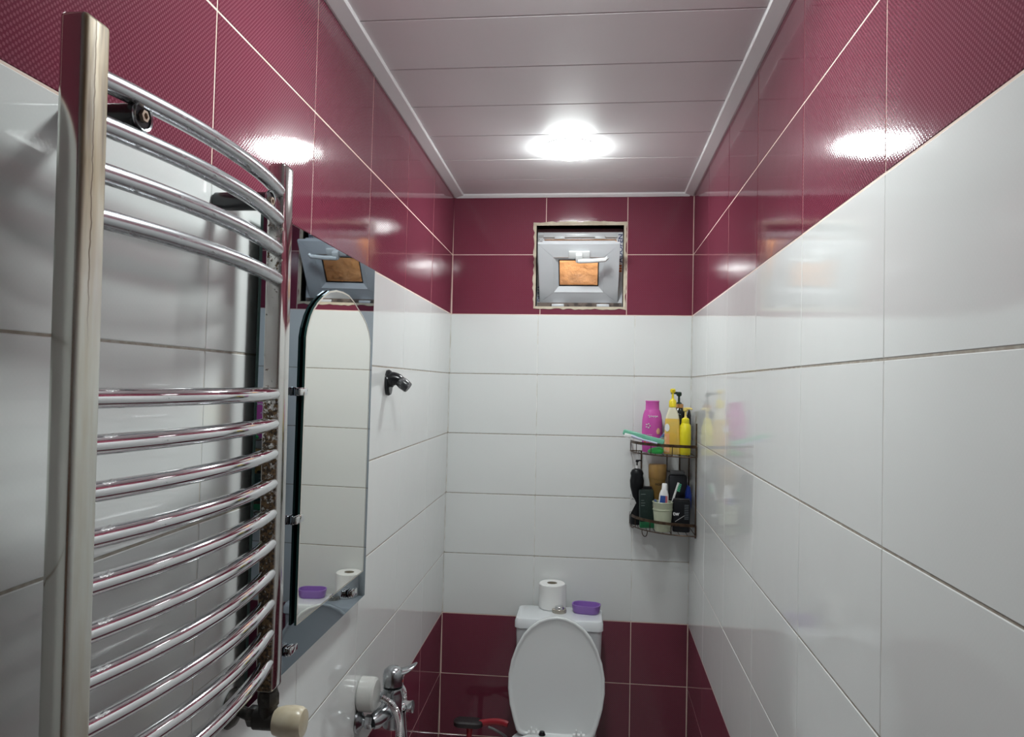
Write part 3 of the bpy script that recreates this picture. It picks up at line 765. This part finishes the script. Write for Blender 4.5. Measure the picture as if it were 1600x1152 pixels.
# ------------------------------------------------------------------ cleaning brush low on the left of the toilet
br = thing('cleaning_brush', 'black oval scrubbing brush with red handle hung left of the toilet', 'brush', (0.135, -0.15, 0.372))
RED = mat('red_plastic', (0.42, 0.03, 0.045), 0.35)
bm = bmesh.new(); loft(bm, [(stad(0.052, 0.026, 0.022), -0.012), (stad(0.058, 0.031, 0.027), -0.008), (stad(0.058, 0.031, 0.027), 0.006), (stad(0.050, 0.024, 0.020), 0.011)])
obj('brush_head', bm, mat('dark_rubber', (0.035, 0.03, 0.032), 0.5), br)
bm = tube(bmesh.new(), smoothpath([(0.045, 0, 0.0), (0.075, 0, 0.006), (0.11, -0.004, 0.012), (0.140, -0.01, 0.012), (0.158, -0.014, 0.008)], 5), [0.010]*21, 12, flat=0.013)
obj('brush_handle', bm, RED, br)
bm = tube(bmesh.new(), [(0.006, 0, -0.010), (0.004, 0, -0.05), (0.002, 0, -0.33)], [0.014, 0.010, 0.011], 12); lathe(bm, [(0.045, -0.372), (0.048, -0.36), (0.030, -0.33), (0.012, -0.31)], 20)
obj('brush_stand', bm, RED, br)
sh = tube(bmesh.new(), smoothpath([(0.215, -0.155, 0.362), (0.25, -0.158, 0.350), (0.29, -0.150, 0.318), (0.305, -0.14, 0.25), (0.30, -0.10, 0.14), (0.30, -0.012, 0.11)], 8), 0.0055, 10)
tag(obj('supply_hose', sh, mat('grey_hose', (0.20, 0.20, 0.20), 0.5)), 'thin grey water supply hose curving beside the toilet tank', 'hose')

# ------------------------------------------------------------------ corner shelf
SR = 0.232; CX, CY = 0.992, -0.004
shf = thing('corner_shelf', 'two-tier bronze wire shelf in the corner of the back and right walls', 'shelf', (CX, CY, 1.152))
def arc(r, z, n=20): return [(-r*math.cos(PI/2*k/n), -r*math.sin(PI/2*k/n), z) for k in range(n+1)]
def tier(z):
    fl = bmesh.new()
    tube(fl, arc(SR, z), 0.0022, 8); tube(fl, [(-SR, -0.002, z), (0, -0.002, z), (0, -SR, z)], 0.0022, 8)
    for k in range(1, 8):
        q = SR*k/8
        tube(fl, [(-q, -0.002, z), (-q, -math.sqrt(SR*SR-q*q), z)], 0.0015, 6)
    o = obj('wire_floor', fl, M['bronze'], shf)
    bm = bmesh.new(); n = 20
    A, B, C, D = [], [], [], []
    for k in range(n+1):
        c, s = math.cos(PI/2*k/n), math.sin(PI/2*k/n)
        for L, r, dz in ((A, SR+0.001, 0.034), (B, SR+0.001, 0.045), (C, SR-0.001, 0.045), (D, SR-0.001, 0.034)): L.append(bm.verts.new((-r*c, -r*s, z+dz)))
    for k in range(n):
        for P_, Q_ in ((A, B), (B, C), (C, D), (D, A)): bm.faces.new((P_[k], P_[k+1], Q_[k+1], Q_[k]))
    obj('rail', bm, M['bronze'], shf)
    for k in (0, 5, 10, 15, 20):
        c, s = math.cos(PI/2*k/20), math.sin(PI/2*k/20)
        obj('rail_upright', tube(bmesh.new(), [(-SR*c, -SR*s - (0.002 if k == 0 else 0), z), (-SR*c, -SR*s, z+0.040)], 0.0016, 6), M['bronze'], shf)
tier(0.0); tier(0.294)
for x, y, z1 in ((-0.188, -0.003, 0.294), (0.0, -0.215, 0.42), (-0.035, -0.003, 0.294), (-0.004, -0.05, 0.46)):
    obj('shelf_post', tube(bmesh.new(), [(x, y, -0.01), (x, y, z1)], 0.0028, 8), M['bronze'], shf)
obj('back_wire', tube(bmesh.new(), [(-0.035, -0.003, 0.215), (-0.085, -0.003, 0.215), (-0.085, -0.003, 0.294)], 0.0022, 8), M['bronze'], shf)
hk = smoothpath([(-0.190, -0.120, 0.0), (-0.190, -0.122, -0.014), (-0.184, -0.126, -0.026), (-0.174, -0.130, -0.024), (-0.170, -0.132, -0.004)], 5)
obj('hook', tube(bmesh.new(), hk, 0.0016, 6), M['bronze'], shf)
hk2 = smoothpath([(-0.2305, -0.02, 0.0), (-0.226, -0.03, -0.010), (-0.220, -0.04, -0.012), (-0.216, -0.05, -0.004)], 5)
obj('hook', tube(bmesh.new(), hk2, 0.0016, 6), M['bronze'], shf)
UZ, DZ = 1.152+0.294+0.0025, 1.152+0.0025

# ------------------------------------------------------------------ toiletries
def pl(name, c, r=0.3, **k): return mat(name, c, r, **k)
WHITE = pl('label_white', (0.75, 0.75, 0.75), 0.4)
def pump_head(parent, m, z, dirx=1.0, s=1.0, neck=0.010, ang=0.0):
    bm = bmesh.new(); n = len(bm.verts)
    lathe(bm, [(neck*s, z), (neck*0.8*s, z+0.004*s), (0.0045*s, z+0.008*s), (0.0040*s, z+0.028*s), (0.009*s, z+0.031*s), (0.0105*s, z+0.035*s), (0.0095*s, z+0.044*s), (0.004*s, z+0.046*s)], 16)
    c, sn = math.cos(ang), math.sin(ang)
    tube(bm, [(0, 0, z+0.040*s), (dirx*0.02*s*c, dirx*0.02*s*sn, z+0.042*s), (dirx*0.030*s*c, dirx*0.030*s*sn, z+0.039*s)], [0.006*s, 0.0045*s, 0.0035*s], 8)
    return obj('pump_head', bm, m, parent)
def strokes(parent, name, m, rows_, y, w, rngseed=1, r=0.0007):
    """hand-written looking line of print, rows_ = [(x0, z0, size)]"""
    bm = bmesh.new(); q = random.Random(rngseed)
    for x0_, z0_, s in rows_:
        pts = [(x0_ + w*k/14, y(x0_ + w*k/14), z0_ + s*(0.5*math.sin(k*2.1)+q.uniform(-0.3, 0.3))) for k in range(15)]
        tube(bm, pts, r, 5)
    return obj(name, bm, m, parent)

# pink shampoo
PINK = pl('pink_plastic', (0.58, 0.09, 0.40), 0.25)
t = thing('shampoo_bottle', 'tall pink shampoo bottle with white script on the upper shelf', 'bottle', (0.840, -0.072, UZ), (0, 0, math.radians(4)))
bm = lathe(bmesh.new(), [(0.036, 0.0), (0.0385, 0.004), (0.0395, 0.03), (0.0405, 0.09), (0.0395, 0.125), (0.036, 0.150), (0.030, 0.166)], 32, sy=0.55)
obj('bottle_body', bm, PINK, t)
obj('bottle_cap', lathe(bmesh.new(), [(0.0285, 0.166), (0.0275, 0.170), (0.0265, 0.198), (0.0285, 0.2015), (0.027, 0.204)], 32, sy=0.58), pl('pink_cap', (0.60, 0.10, 0.42), 0.3), t)
fy = lambda x: -0.55*math.sqrt(max(0.0, 0.0395**2 - x*x)) - 0.0006
strokes(t, 'script_print', WHITE, [(-0.019, 0.142, 0.0075)], lambda x: fy(x)*0.93, 0.038, 2, 0.0013)
strokes(t, 'small_print', WHITE, [(-0.024, 0.070, 0.002), (-0.024, 0.064, 0.002)], fy, 0.02, 3, 0.0006)['kind'] = 'stuff'
bm = bmesh.new()
for k in range(5):
    a = k*2*PI/5; cx, cz = -0.019+0.007*math.cos(a), 0.105+0.008*math.sin(a)
    tube(bm, [(cx, fy(cx), cz-0.002), (cx, fy(cx)-0.0002, cz+0.002)], 0.0032, 8)
obj('flower_print', bm, WHITE, t)
bm = bmesh.new()
for k, (cx, cz) in enumerate([(-0.028, 0.040), (-0.016, 0.036), (-0.004, 0.038), (0.008, 0.034), (0.001, 0.046), (0.017, 0.038)]):
    lathe(bm, [(0.001, -0.006), (0.0055, -0.003), (0.0062, 0.001), (0.004, 0.005), (0.001, 0.006)], 10, at=(cx, fy(cx)+0.004, cz), sy=0.9)
obj('fruit_print', bm, pl('fruit_red', (0.5, 0.05, 0.04), 0.4), t)
bm = lathe(bmesh.new(), [(0.001, -0.017), (0.011, -0.010), (0.0125, 0.003), (0.009, 0.014), (0.001, 0.017)], 16, at=(0.018, fy(0.018)+0.0075, 0.083), sy=0.75)
obj('round_print', bm, pl('peach_print', (0.72, 0.42, 0.26), 0.45), t)

# tall yellow pump bottle, clear with yellow liquid
YEL = pl('yellow_plastic', (0.78, 0.62, 0.02), 0.3)
t = thing('pump_bottle', 'tall clear pump bottle of amber liquid with yellow pump, upper shelf', 'bottle', (0.911, -0.145, UZ), (0, 0, math.radians(-12)), 'pump bottles on the upper shelf')
bm = bmesh.new()
loft(bm, [(rrect(0.029, -0.017, 0.017, 0.008), 0.0), (rrect(0.031, -0.019, 0.019, 0.009), 0.003), (rrect(0.0275, -0.018, 0.018, 0.009), 0.130), (rrect(0.0235, -0.016, 0.016, 0.009), 0.150), (rrect(0.0125, -0.0120, 0.0120, 0.0115), 0.183)])
am = mat('amber_shampoo', (0.80, 0.52, 0.10), 0.12, coat=0.4); g = G(am); X, Y, Z = g.xyz()     # clear empty shoulder above the liquid
g.link(g.mix(g.ramp(Z, 0.136, 0.140), g.mix(g.ramp(g.noise(20), 0.4, 0.6), (0.78, 0.50, 0.09), (0.66, 0.46, 0.12)), (0.70, 0.66, 0.50)), g.b.inputs['Base Color'])
obj('bottle_body', bm, am, t)
obj('pump_collar', lathe(bmesh.new(), [(0.013, 0.181), (0.0145, 0.183), (0.0140, 0.205), (0.011, 0.210)], 20), YEL, t)
pump_head(t, YEL, 0.208, 1.0, 1.0, 0.010, -1.25)
bm = bmesh.new(); poly(bm, [(-0.029, 0.006), (-0.008, 0.006), (-0.010, 0.080), (-0.027, 0.080)], -0.0202, -0.0185, 'xz')
obj('front_label', bm, pl('peach_label', (0.78, 0.36, 0.16), 0.4, noise=(60, (0.75, 0.5, 0.3), 0.5, 0.6)), t, smooth=False)
bm = bmesh.new(); poly(bm, [(-0.018+0.009*math.cos(a), 0.103+0.015*math.sin(a)) for a in [2*PI*k/18 for k in range(18)]], -0.0203, -0.0178, 'xz')
obj('oval_label', bm, WHITE, t, smooth=False)

# black bottle with gold collar
GOLD = pl('copper_collar', (0.70, 0.36, 0.14), 0.25, metal=0.8)
DKG = pl('dark_green_plastic', (0.012, 0.028, 0.016), 0.25)
t = thing('pump_bottle', 'dark green pump bottle with copper collar behind the yellow ones', 'bottle', (0.945, -0.062, UZ), (0, 0, 0), 'pump bottles on the upper shelf')
obj('bottle_body', lathe(bmesh.new(), [(0.026, 0.0), (0.028, 0.004), (0.028, 0.140), (0.026, 0.160), (0.017, 0.174), (0.014, 0.180)], 26), pl('black_bottle_gloss', (0.010, 0.014, 0.010), 0.15), t)
obj('pump_collar', lathe(bmesh.new(), [(0.016, 0.177), (0.0175, 0.178), (0.0175, 0.192), (0.016, 0.193)], 22), GOLD, t)
pump_head(t, DKG, 0.193, -1.0, 1.05, 0.0125)

# small yellow pump bottle
YG = pl('lemon_plastic', (0.76, 0.66, 0.02), 0.3)
t = thing('pump_bottle', 'small opaque lemon-yellow pump bottle at the right end of upper shelf', 'bottle', (0.9585, -0.160, UZ), (0, 0, 0), 'pump bottles on the upper shelf')
obj('bottle_body', lathe(bmesh.new(), [(0.0185, 0.0), (0.0205, 0.003), (0.0215, 0.085), (0.0205, 0.112), (0.0155, 0.120), (0.0150, 0.122)], 24), YG, t)
obj('pump_collar', lathe(bmesh.new(), [(0.0150, 0.122), (0.0155, 0.123), (0.0145, 0.137), (0.009, 0.142)], 22), YG, t)
pump_head(t, pl('pale_yellow_plastic', (0.75, 0.58, 0.16), 0.35), 0.140, 1.0, 0.92, 0.008, -0.6)

# mint toothbrush case, white toothbrush, tube, green soap, dark bottle in the corner
t = thing('toothbrush_case', 'mint green toothbrush case sticking out over the left end of the shelf', 'case', (0.722, -0.165, 1.532), (0, math.radians(12.5), math.radians(-10)))
MINT = pl('mint_plastic', (0.16, 0.46, 0.32), 0.35)
obj('case_body', nbox(0, 0.160, -0.011, 0.011, -0.010, 0.009, 0.004), MINT, t)
obj('case_lid', nbox(0.001, 0.090, -0.0115, 0.0115, 0.0, 0.0105, 0.004), pl('mint_lid', (0.19, 0.50, 0.36), 0.3), t)
t = thing('toothbrush', 'white toothbrush lying in front of the mint green case', 'toothbrush', (0.728, -0.215, 1.521), (0, math.radians(13), math.radians(8)), 'toothbrushes on the corner shelf')
LAV = pl('lavender_plastic', (0.56, 0.58, 0.74), 0.3)
obj('brush_handle', tube(bmesh.new(), smoothpath([(0.018, 0, 0.004), (0.05, 0, 0.001), (0.08, 0, 0), (0.125, 0, 0)], 5), [0.0060]*4+[0.0050]*4+[0.0035]*8, 10), LAV, t)
obj('brush_cap', nbox(-0.004, 0.022, -0.007, 0.007, -0.006, 0.009, 0.003), WHITE, t)
t = thing('cream_tube', 'silver and blue tube leaning between pink and amber bottles', 'tube', (0.856, -0.125, 1.478), (0, math.radians(38), 0))
bm = bmesh.new(); loft(bm, [(rrect(0.014, -0.004, 0.004, 0.0038), 0.012), (rrect(0.013, -0.010, 0.010, 0.0095), 0.05), (rrect(0.0125, -0.011, 0.011, 0.0105), 0.080)])
box(bm, -0.0155, 0.0155, -0.001, 0.001, -0.004, 0.014)
obj('tube_body', bm, pl('silver_tube', (0.55, 0.60, 0.66), 0.25, metal=0.6, noise=(45, (0.10, 0.20, 0.36), 0.48, 0.54)), t)
obj('tube_cap', lathe(bmesh.new(), [(0.0115, 0.080), (0.0115, 0.094), (0.010, 0.096)], 16), WHITE, t)
bm = lathe(bmesh.new(), [(0.004, 0.0), (0.026, 0.002), (0.034, 0.009), (0.032, 0.017), (0.022, 0.0235), (0.006, 0.026)], 26, sy=0.62)
for v in bm.verts: v.co.z += 0.006*v.co.x/0.034*(v.co.z/0.026)
tag(obj('soap_bar', bm, pl('bright_green_soap', (0.03, 0.50, 0.09), 0.3), None, (0.848, -0.150, UZ), (0, 0, -0.6)), 'bright green soap bar behind the upper shelf rail', 'soap')
t = thing('hair_brush', 'dark paddle hair brush standing in the corner beside yellow bottle', 'hair brush', (0.982, -0.085, UZ))
obj('brush_body', lathe(bmesh.new(), [(0.005, 0.0), (0.0065, 0.01), (0.006, 0.07), (0.012, 0.085), (0.017, 0.115), (0.016, 0.150), (0.009, 0.168), (0.002, 0.172)], 20, sx=0.45), M['black_plastic'], t)
bm = bmesh.new()
for i in range(5):
    for k in range(6): tube(bm, [(-0.005, -0.010+0.005*i, 0.098+0.010*k), (-0.014, -0.011+0.0055*i, 0.098+0.010*k)], 0.0007, 4)
obj('bristle', bm, M['black_plastic'], t)['kind'] = 'stuff'

# lower tier -------------------------------------------------------------
BLK = pl('black_bottle', (0.010, 0.011, 0.013), 0.35); BLK.node_tree.nodes['Principled BSDF'].inputs['Specular IOR Level'].default_value = 0.2
t = thing('lotion_bottle', 'black wasp-waisted pump bottle with white label at the left end of lower shelf', 'bottle', (0.785, -0.042, DZ))
bm = lathe(bmesh.new(), [(0.024, 0.0), (0.026, 0.004), (0.025, 0.045), (0.0150, 0.095), (0.0160, 0.110), (0.0265, 0.150), (0.0280, 0.175), (0.0245, 0.194), (0.0265, 0.205), (0.020, 0.218), (0.009, 0.224)], 28, sy=0.8)
obj('bottle_body', bm, BLK, t)
obj('pump_stem', lathe(bmesh.new(), [(0.006, 0.223), (0.006, 0.236)], 14), WHITE, t)
pump_head(t, BLK, 0.230, 1.0, 0.62, 0.008)
bm = bmesh.new(); poly(bm, [(-0.0275, 0.040), (-0.003, 0.088), (-0.010, 0.104), (-0.0265, 0.125), (-0.0275, 0.080)], -0.0215, -0.0195, 'xz')
obj('front_label', bm, pl('grey_label', (0.55, 0.55, 0.54), 0.5, noise=(70, (0.25, 0.25, 0.25), 0.56, 0.62)), t, smooth=False)
t = thing('shower_gel', 'flat dark green gel bottle standing front left on the lower shelf', 'bottle', (0.8215, -0.107, DZ), (0, math.radians(-1.5), 0))
bm = bmesh.new(); loft(bm, [(rrect(0.028, -0.014, 0.014, 0.006), 0.026), (rrect(0.0285, -0.0145, 0.0145, 0.006), 0.030), (rrect(0.0285, -0.0145, 0.0145, 0.006), 0.140), (rrect(0.027, -0.013, 0.013, 0.006), 0.148)])
obj('bottle_body', bm, pl('bottle_green', (0.008, 0.022, 0.018), 0.4), t)
obj('bottle_cap', nbox(-0.0285, 0.0285, -0.0145, 0.0145, 0.0, 0.026, 0.004), pl('green_cap', (0.012, 0.13, 0.05), 0.3), t)
bm = bmesh.new()
for z, w in ((0.132, 0.018), (0.108, 0.012), (0.098, 0.016), (0.088, 0.014)): box(bm, -0.022, -0.022+w, -0.0152, -0.0144, z, z+0.0014)
obj('small_print', bm, pl('grey_print', (0.25, 0.30, 0.28), 0.5), t, smooth=False)['kind'] = 'stuff'
t = thing('shower_gel', 'squat black bottle with square shoulder behind the dark green gel bottle', 'bottle', (0.8235, -0.0785, DZ))
bm = bmesh.new(); loft(bm, [(rrect(0.023, -0.010, 0.010, 0.006), 0.0), (rrect(0.024, -0.011, 0.011, 0.006), 0.004), (rrect(0.024, -0.011, 0.011, 0.006), 0.142), (rrect(0.021, -0.009, 0.009, 0.006), 0.150)])
obj('bottle_body', bm, BLK, t)
obj('bottle_cap', nbox(-0.017, 0.019, -0.008, 0.008, 0.150, 0.158, 0.003), BLK, t)
TAN = pl('caramel_plastic', (0.33, 0.19, 0.06), 0.3)
t = thing('shampoo_bottle', 'caramel brown shampoo bottle with broad cap at the back of the lower shelf', 'bottle', (0.866, -0.045, DZ))
obj('bottle_body', lathe(bmesh.new(), [(0.027, 0.0), (0.029, 0.004), (0.030, 0.10), (0.0305, 0.165), (0.034, 0.185)], 28, sy=0.72), pl('amber_plastic', (0.27, 0.16, 0.045), 0.28), t)
obj('bottle_cap', lathe(bmesh.new(), [(0.0335, 0.185), (0.035, 0.187), (0.036, 0.215), (0.0360, 0.240), (0.0335, 0.244)], 28, sy=0.75), TAN, t)
text_mesh('NOIR', 0.012, 'lettering', pl('brown_print', (0.06, 0.035, 0.015), 0.5), t, (0.004, -0.0232, 0.165), (PI/2, 0, 0), 0.0004)
t = thing('toiletry_case', 'black zipped toiletry case at the back right of the lower shelf', 'case', (0.944, -0.062, DZ))
obj('case_body', nbox(-0.036, 0.036, -0.020, 0.020, 0.0, 0.206, 0.010), pl('navy_black_fabric', (0.006, 0.007, 0.012), 0.6), t)
obj('case_top', nbox(-0.030, 0.026, -0.014, 0.014, 0.206, 0.222, 0.004), pl('grey_strap', (0.10, 0.10, 0.105), 0.5), t)
obj('case_zip', nbox(-0.034, 0.034, -0.0215, -0.0195, 0.112, 0.115), pl('zip_grey', (0.10, 0.10, 0.11), 0.4), t)

# sage cup with toothpaste and toothbrush
CUPC = (0.8765, -0.160)
t = thing('toothbrush_cup', 'sage green tapered plastic cup at the front of the lower shelf', 'cup', (*CUPC, DZ))
bm = lathe(bmesh.new(), [(0.0295, 0.0), (0.0310, 0.003), (0.0320, 0.028), (0.0375, 0.088), (0.0375, 0.092), (0.0385, 0.094), (0.0385, 0.108), (0.0400, 0.111), (0.0385, 0.113), (0.0365, 0.111), (0.0345, 0.088), (0.0285, 0.006), (0.004, 0.005)], 36)
obj('cup_body', bm, pl('sage_plastic', (0.42, 0.45, 0.33), 0.35), t)
obj('cup_band', lathe(bmesh.new(), [(0.0372, 0.080), (0.0384, 0.0815), (0.0384, 0.0835), (0.0374, 0.085)], 36), pl('sage_band', (0.36, 0.39, 0.28), 0.35), t)
t = thing('toothpaste', 'white blue and red toothpaste tube standing cap up in the sage cup', 'toothpaste', (CUPC[0]-0.004, CUPC[1]-0.012, DZ+0.010), (0, math.radians(3), 0))
bm = bmesh.new(); loft(bm, [(rrect(0.021, -0.002, 0.002, 0.0018), 0.0), (rrect(0.0205, -0.007, 0.007, 0.0068), 0.06), (rrect(0.0175, -0.012, 0.012, 0.0115), 0.132), (rrect(0.0125, -0.0115, 0.0115, 0.011), 0.148)])
obj('tube_body', bm, WHITE, t)
obj('tube_cap', lathe(bmesh.new(), [(0.0105, 0.148), (0.0105, 0.150), (0.0095, 0.172), (0.008, 0.174)], 20), pl('white_cap', (0.8, 0.8, 0.8), 0.3), t)
bm = bmesh.new(); loft(bm, [([(-0.0165, -0.0108), (0.006, -0.0108), (0.006, -0.009), (-0.0165, -0.009)], 0.085), ([(-0.0140, -0.0124), (0.005, -0.0127), (0.005, -0.010), (-0.0140, -0.010)], 0.128)])
obj('blue_label', bm, pl('blue_print', (0.03, 0.08, 0.30), 0.4), t, smooth=False)
bm = bmesh.new(); loft(bm, [([(0.006, -0.0108), (0.014, -0.0106), (0.014, -0.009), (0.006, -0.009)], 0.085), ([(0.005, -0.0127), (0.012, -0.0124), (0.012, -0.010), (0.005, -0.010)], 0.128)])
obj('red_label', bm, pl('pink_red_print', (0.50, 0.12, 0.14), 0.4), t, smooth=False)
t = thing('toothbrush', 'white toothbrush with green bristles leaning out of the sage cup', 'toothbrush', (CUPC[0]+0.012, CUPC[1]+0.004, DZ+0.012), (math.radians(0), math.radians(14), 0), 'toothbrushes on the corner shelf')
obj('brush_handle', tube(bmesh.new(), [(0, 0, 0), (0, 0, 0.09), (0.001, 0, 0.13), (0.004, 0, 0.180)], [0.005, 0.0045, 0.0032, 0.0058], 10, flat=0.0042), WHITE, t)
bm = bmesh.new()
for k in range(5):
    for i in (-1, 1): tube(bm, [(0.004, i*0.0025, 0.150+0.0065*k), (0.016, i*0.003, 0.149+0.0065*k)], 0.0026, 6)
obj('bristle', bm, pl('green_bristles', (0.08, 0.42, 0.24), 0.6), t)['kind'] = 'stuff'
bm = tube(bmesh.new(), [(-0.018, 0, 0.0), (-0.020, 0, 0.085), (-0.026, 0, 0.108)], [0.004, 0.0055, 0.0045], 10)
tag(obj('razor_handle', bm, pl('steel_blue_plastic', (0.10, 0.14, 0.26), 0.3), None, (CUPC[0]-0.004, CUPC[1]-0.004, DZ+0.012)), 'steel blue razor handle at the left rim of the sage cup', 'razor')

t = thing('deodorant_bottle', 'black bottle with white print and slanting line, front right of lower shelf', 'bottle', (0.947, -0.158, DZ), (0, 0, math.radians(-8)))
bm = bmesh.new(); loft(bm, [(rrect(0.031, -0.018, 0.018, 0.012), 0.0), (rrect(0.033, -0.020, 0.020, 0.013), 0.004), (rrect(0.034, -0.020, 0.020, 0.013), 0.085), (rrect(0.0345, -0.020, 0.020, 0.013), 0.114), (rrect(0.032, -0.018, 0.018, 0.012), 0.121)])
obj('bottle_body', bm, BLK, t)
obj('bottle_cap', nbox(-0.031, 0.031, -0.017, 0.017, 0.121, 0.127, 0.003), pl('black_cap', (0.02, 0.02, 0.022), 0.3), t)
text_mesh('tw', 0.022, 'lettering', WHITE, t, (-0.019, -0.0206, 0.070), (PI/2, 0, 0), 0.0005)
bm = bmesh.new(); tube(bm, [(-0.022, -0.0206, 0.040), (0.012, -0.0206, 0.064)], 0.0007, 6)
obj('slanted_line', bm, WHITE, t)
bm = bmesh.new()
for k in range(9): box(bm, 0.012, 0.028, -0.0210, -0.0198, 0.050+0.0065*k, 0.0535+0.0065*k)
obj('small_print', bm, pl('slate_print', (0.07, 0.08, 0.09), 0.5), t, smooth=False)['kind'] = 'stuff'
t = thing('pouch', 'blue plastic pouch with white spout tucked against the right wall', 'pouch', (0.978, -0.120, DZ+0.065))
bm = bmesh.new(); loft(bm, [(rrect(0.006, -0.016, 0.016, 0.005), 0.0), (rrect(0.010, -0.022, 0.022, 0.008), 0.03), (rrect(0.011, -0.026, 0.024, 0.009), 0.075), (rrect(0.003, -0.028, 0.024, 0.002), 0.105)])
obj('pouch_body', bm, pl('royal_blue_film', (0.01, 0.03, 0.22), 0.3), t)
obj('spout', lathe(bmesh.new(), [(0.005, -0.030), (0.006, -0.026), (0.006, -0.006), (0.004, 0.001)], 14, at=(-0.003, -0.020, 0)), WHITE, t)
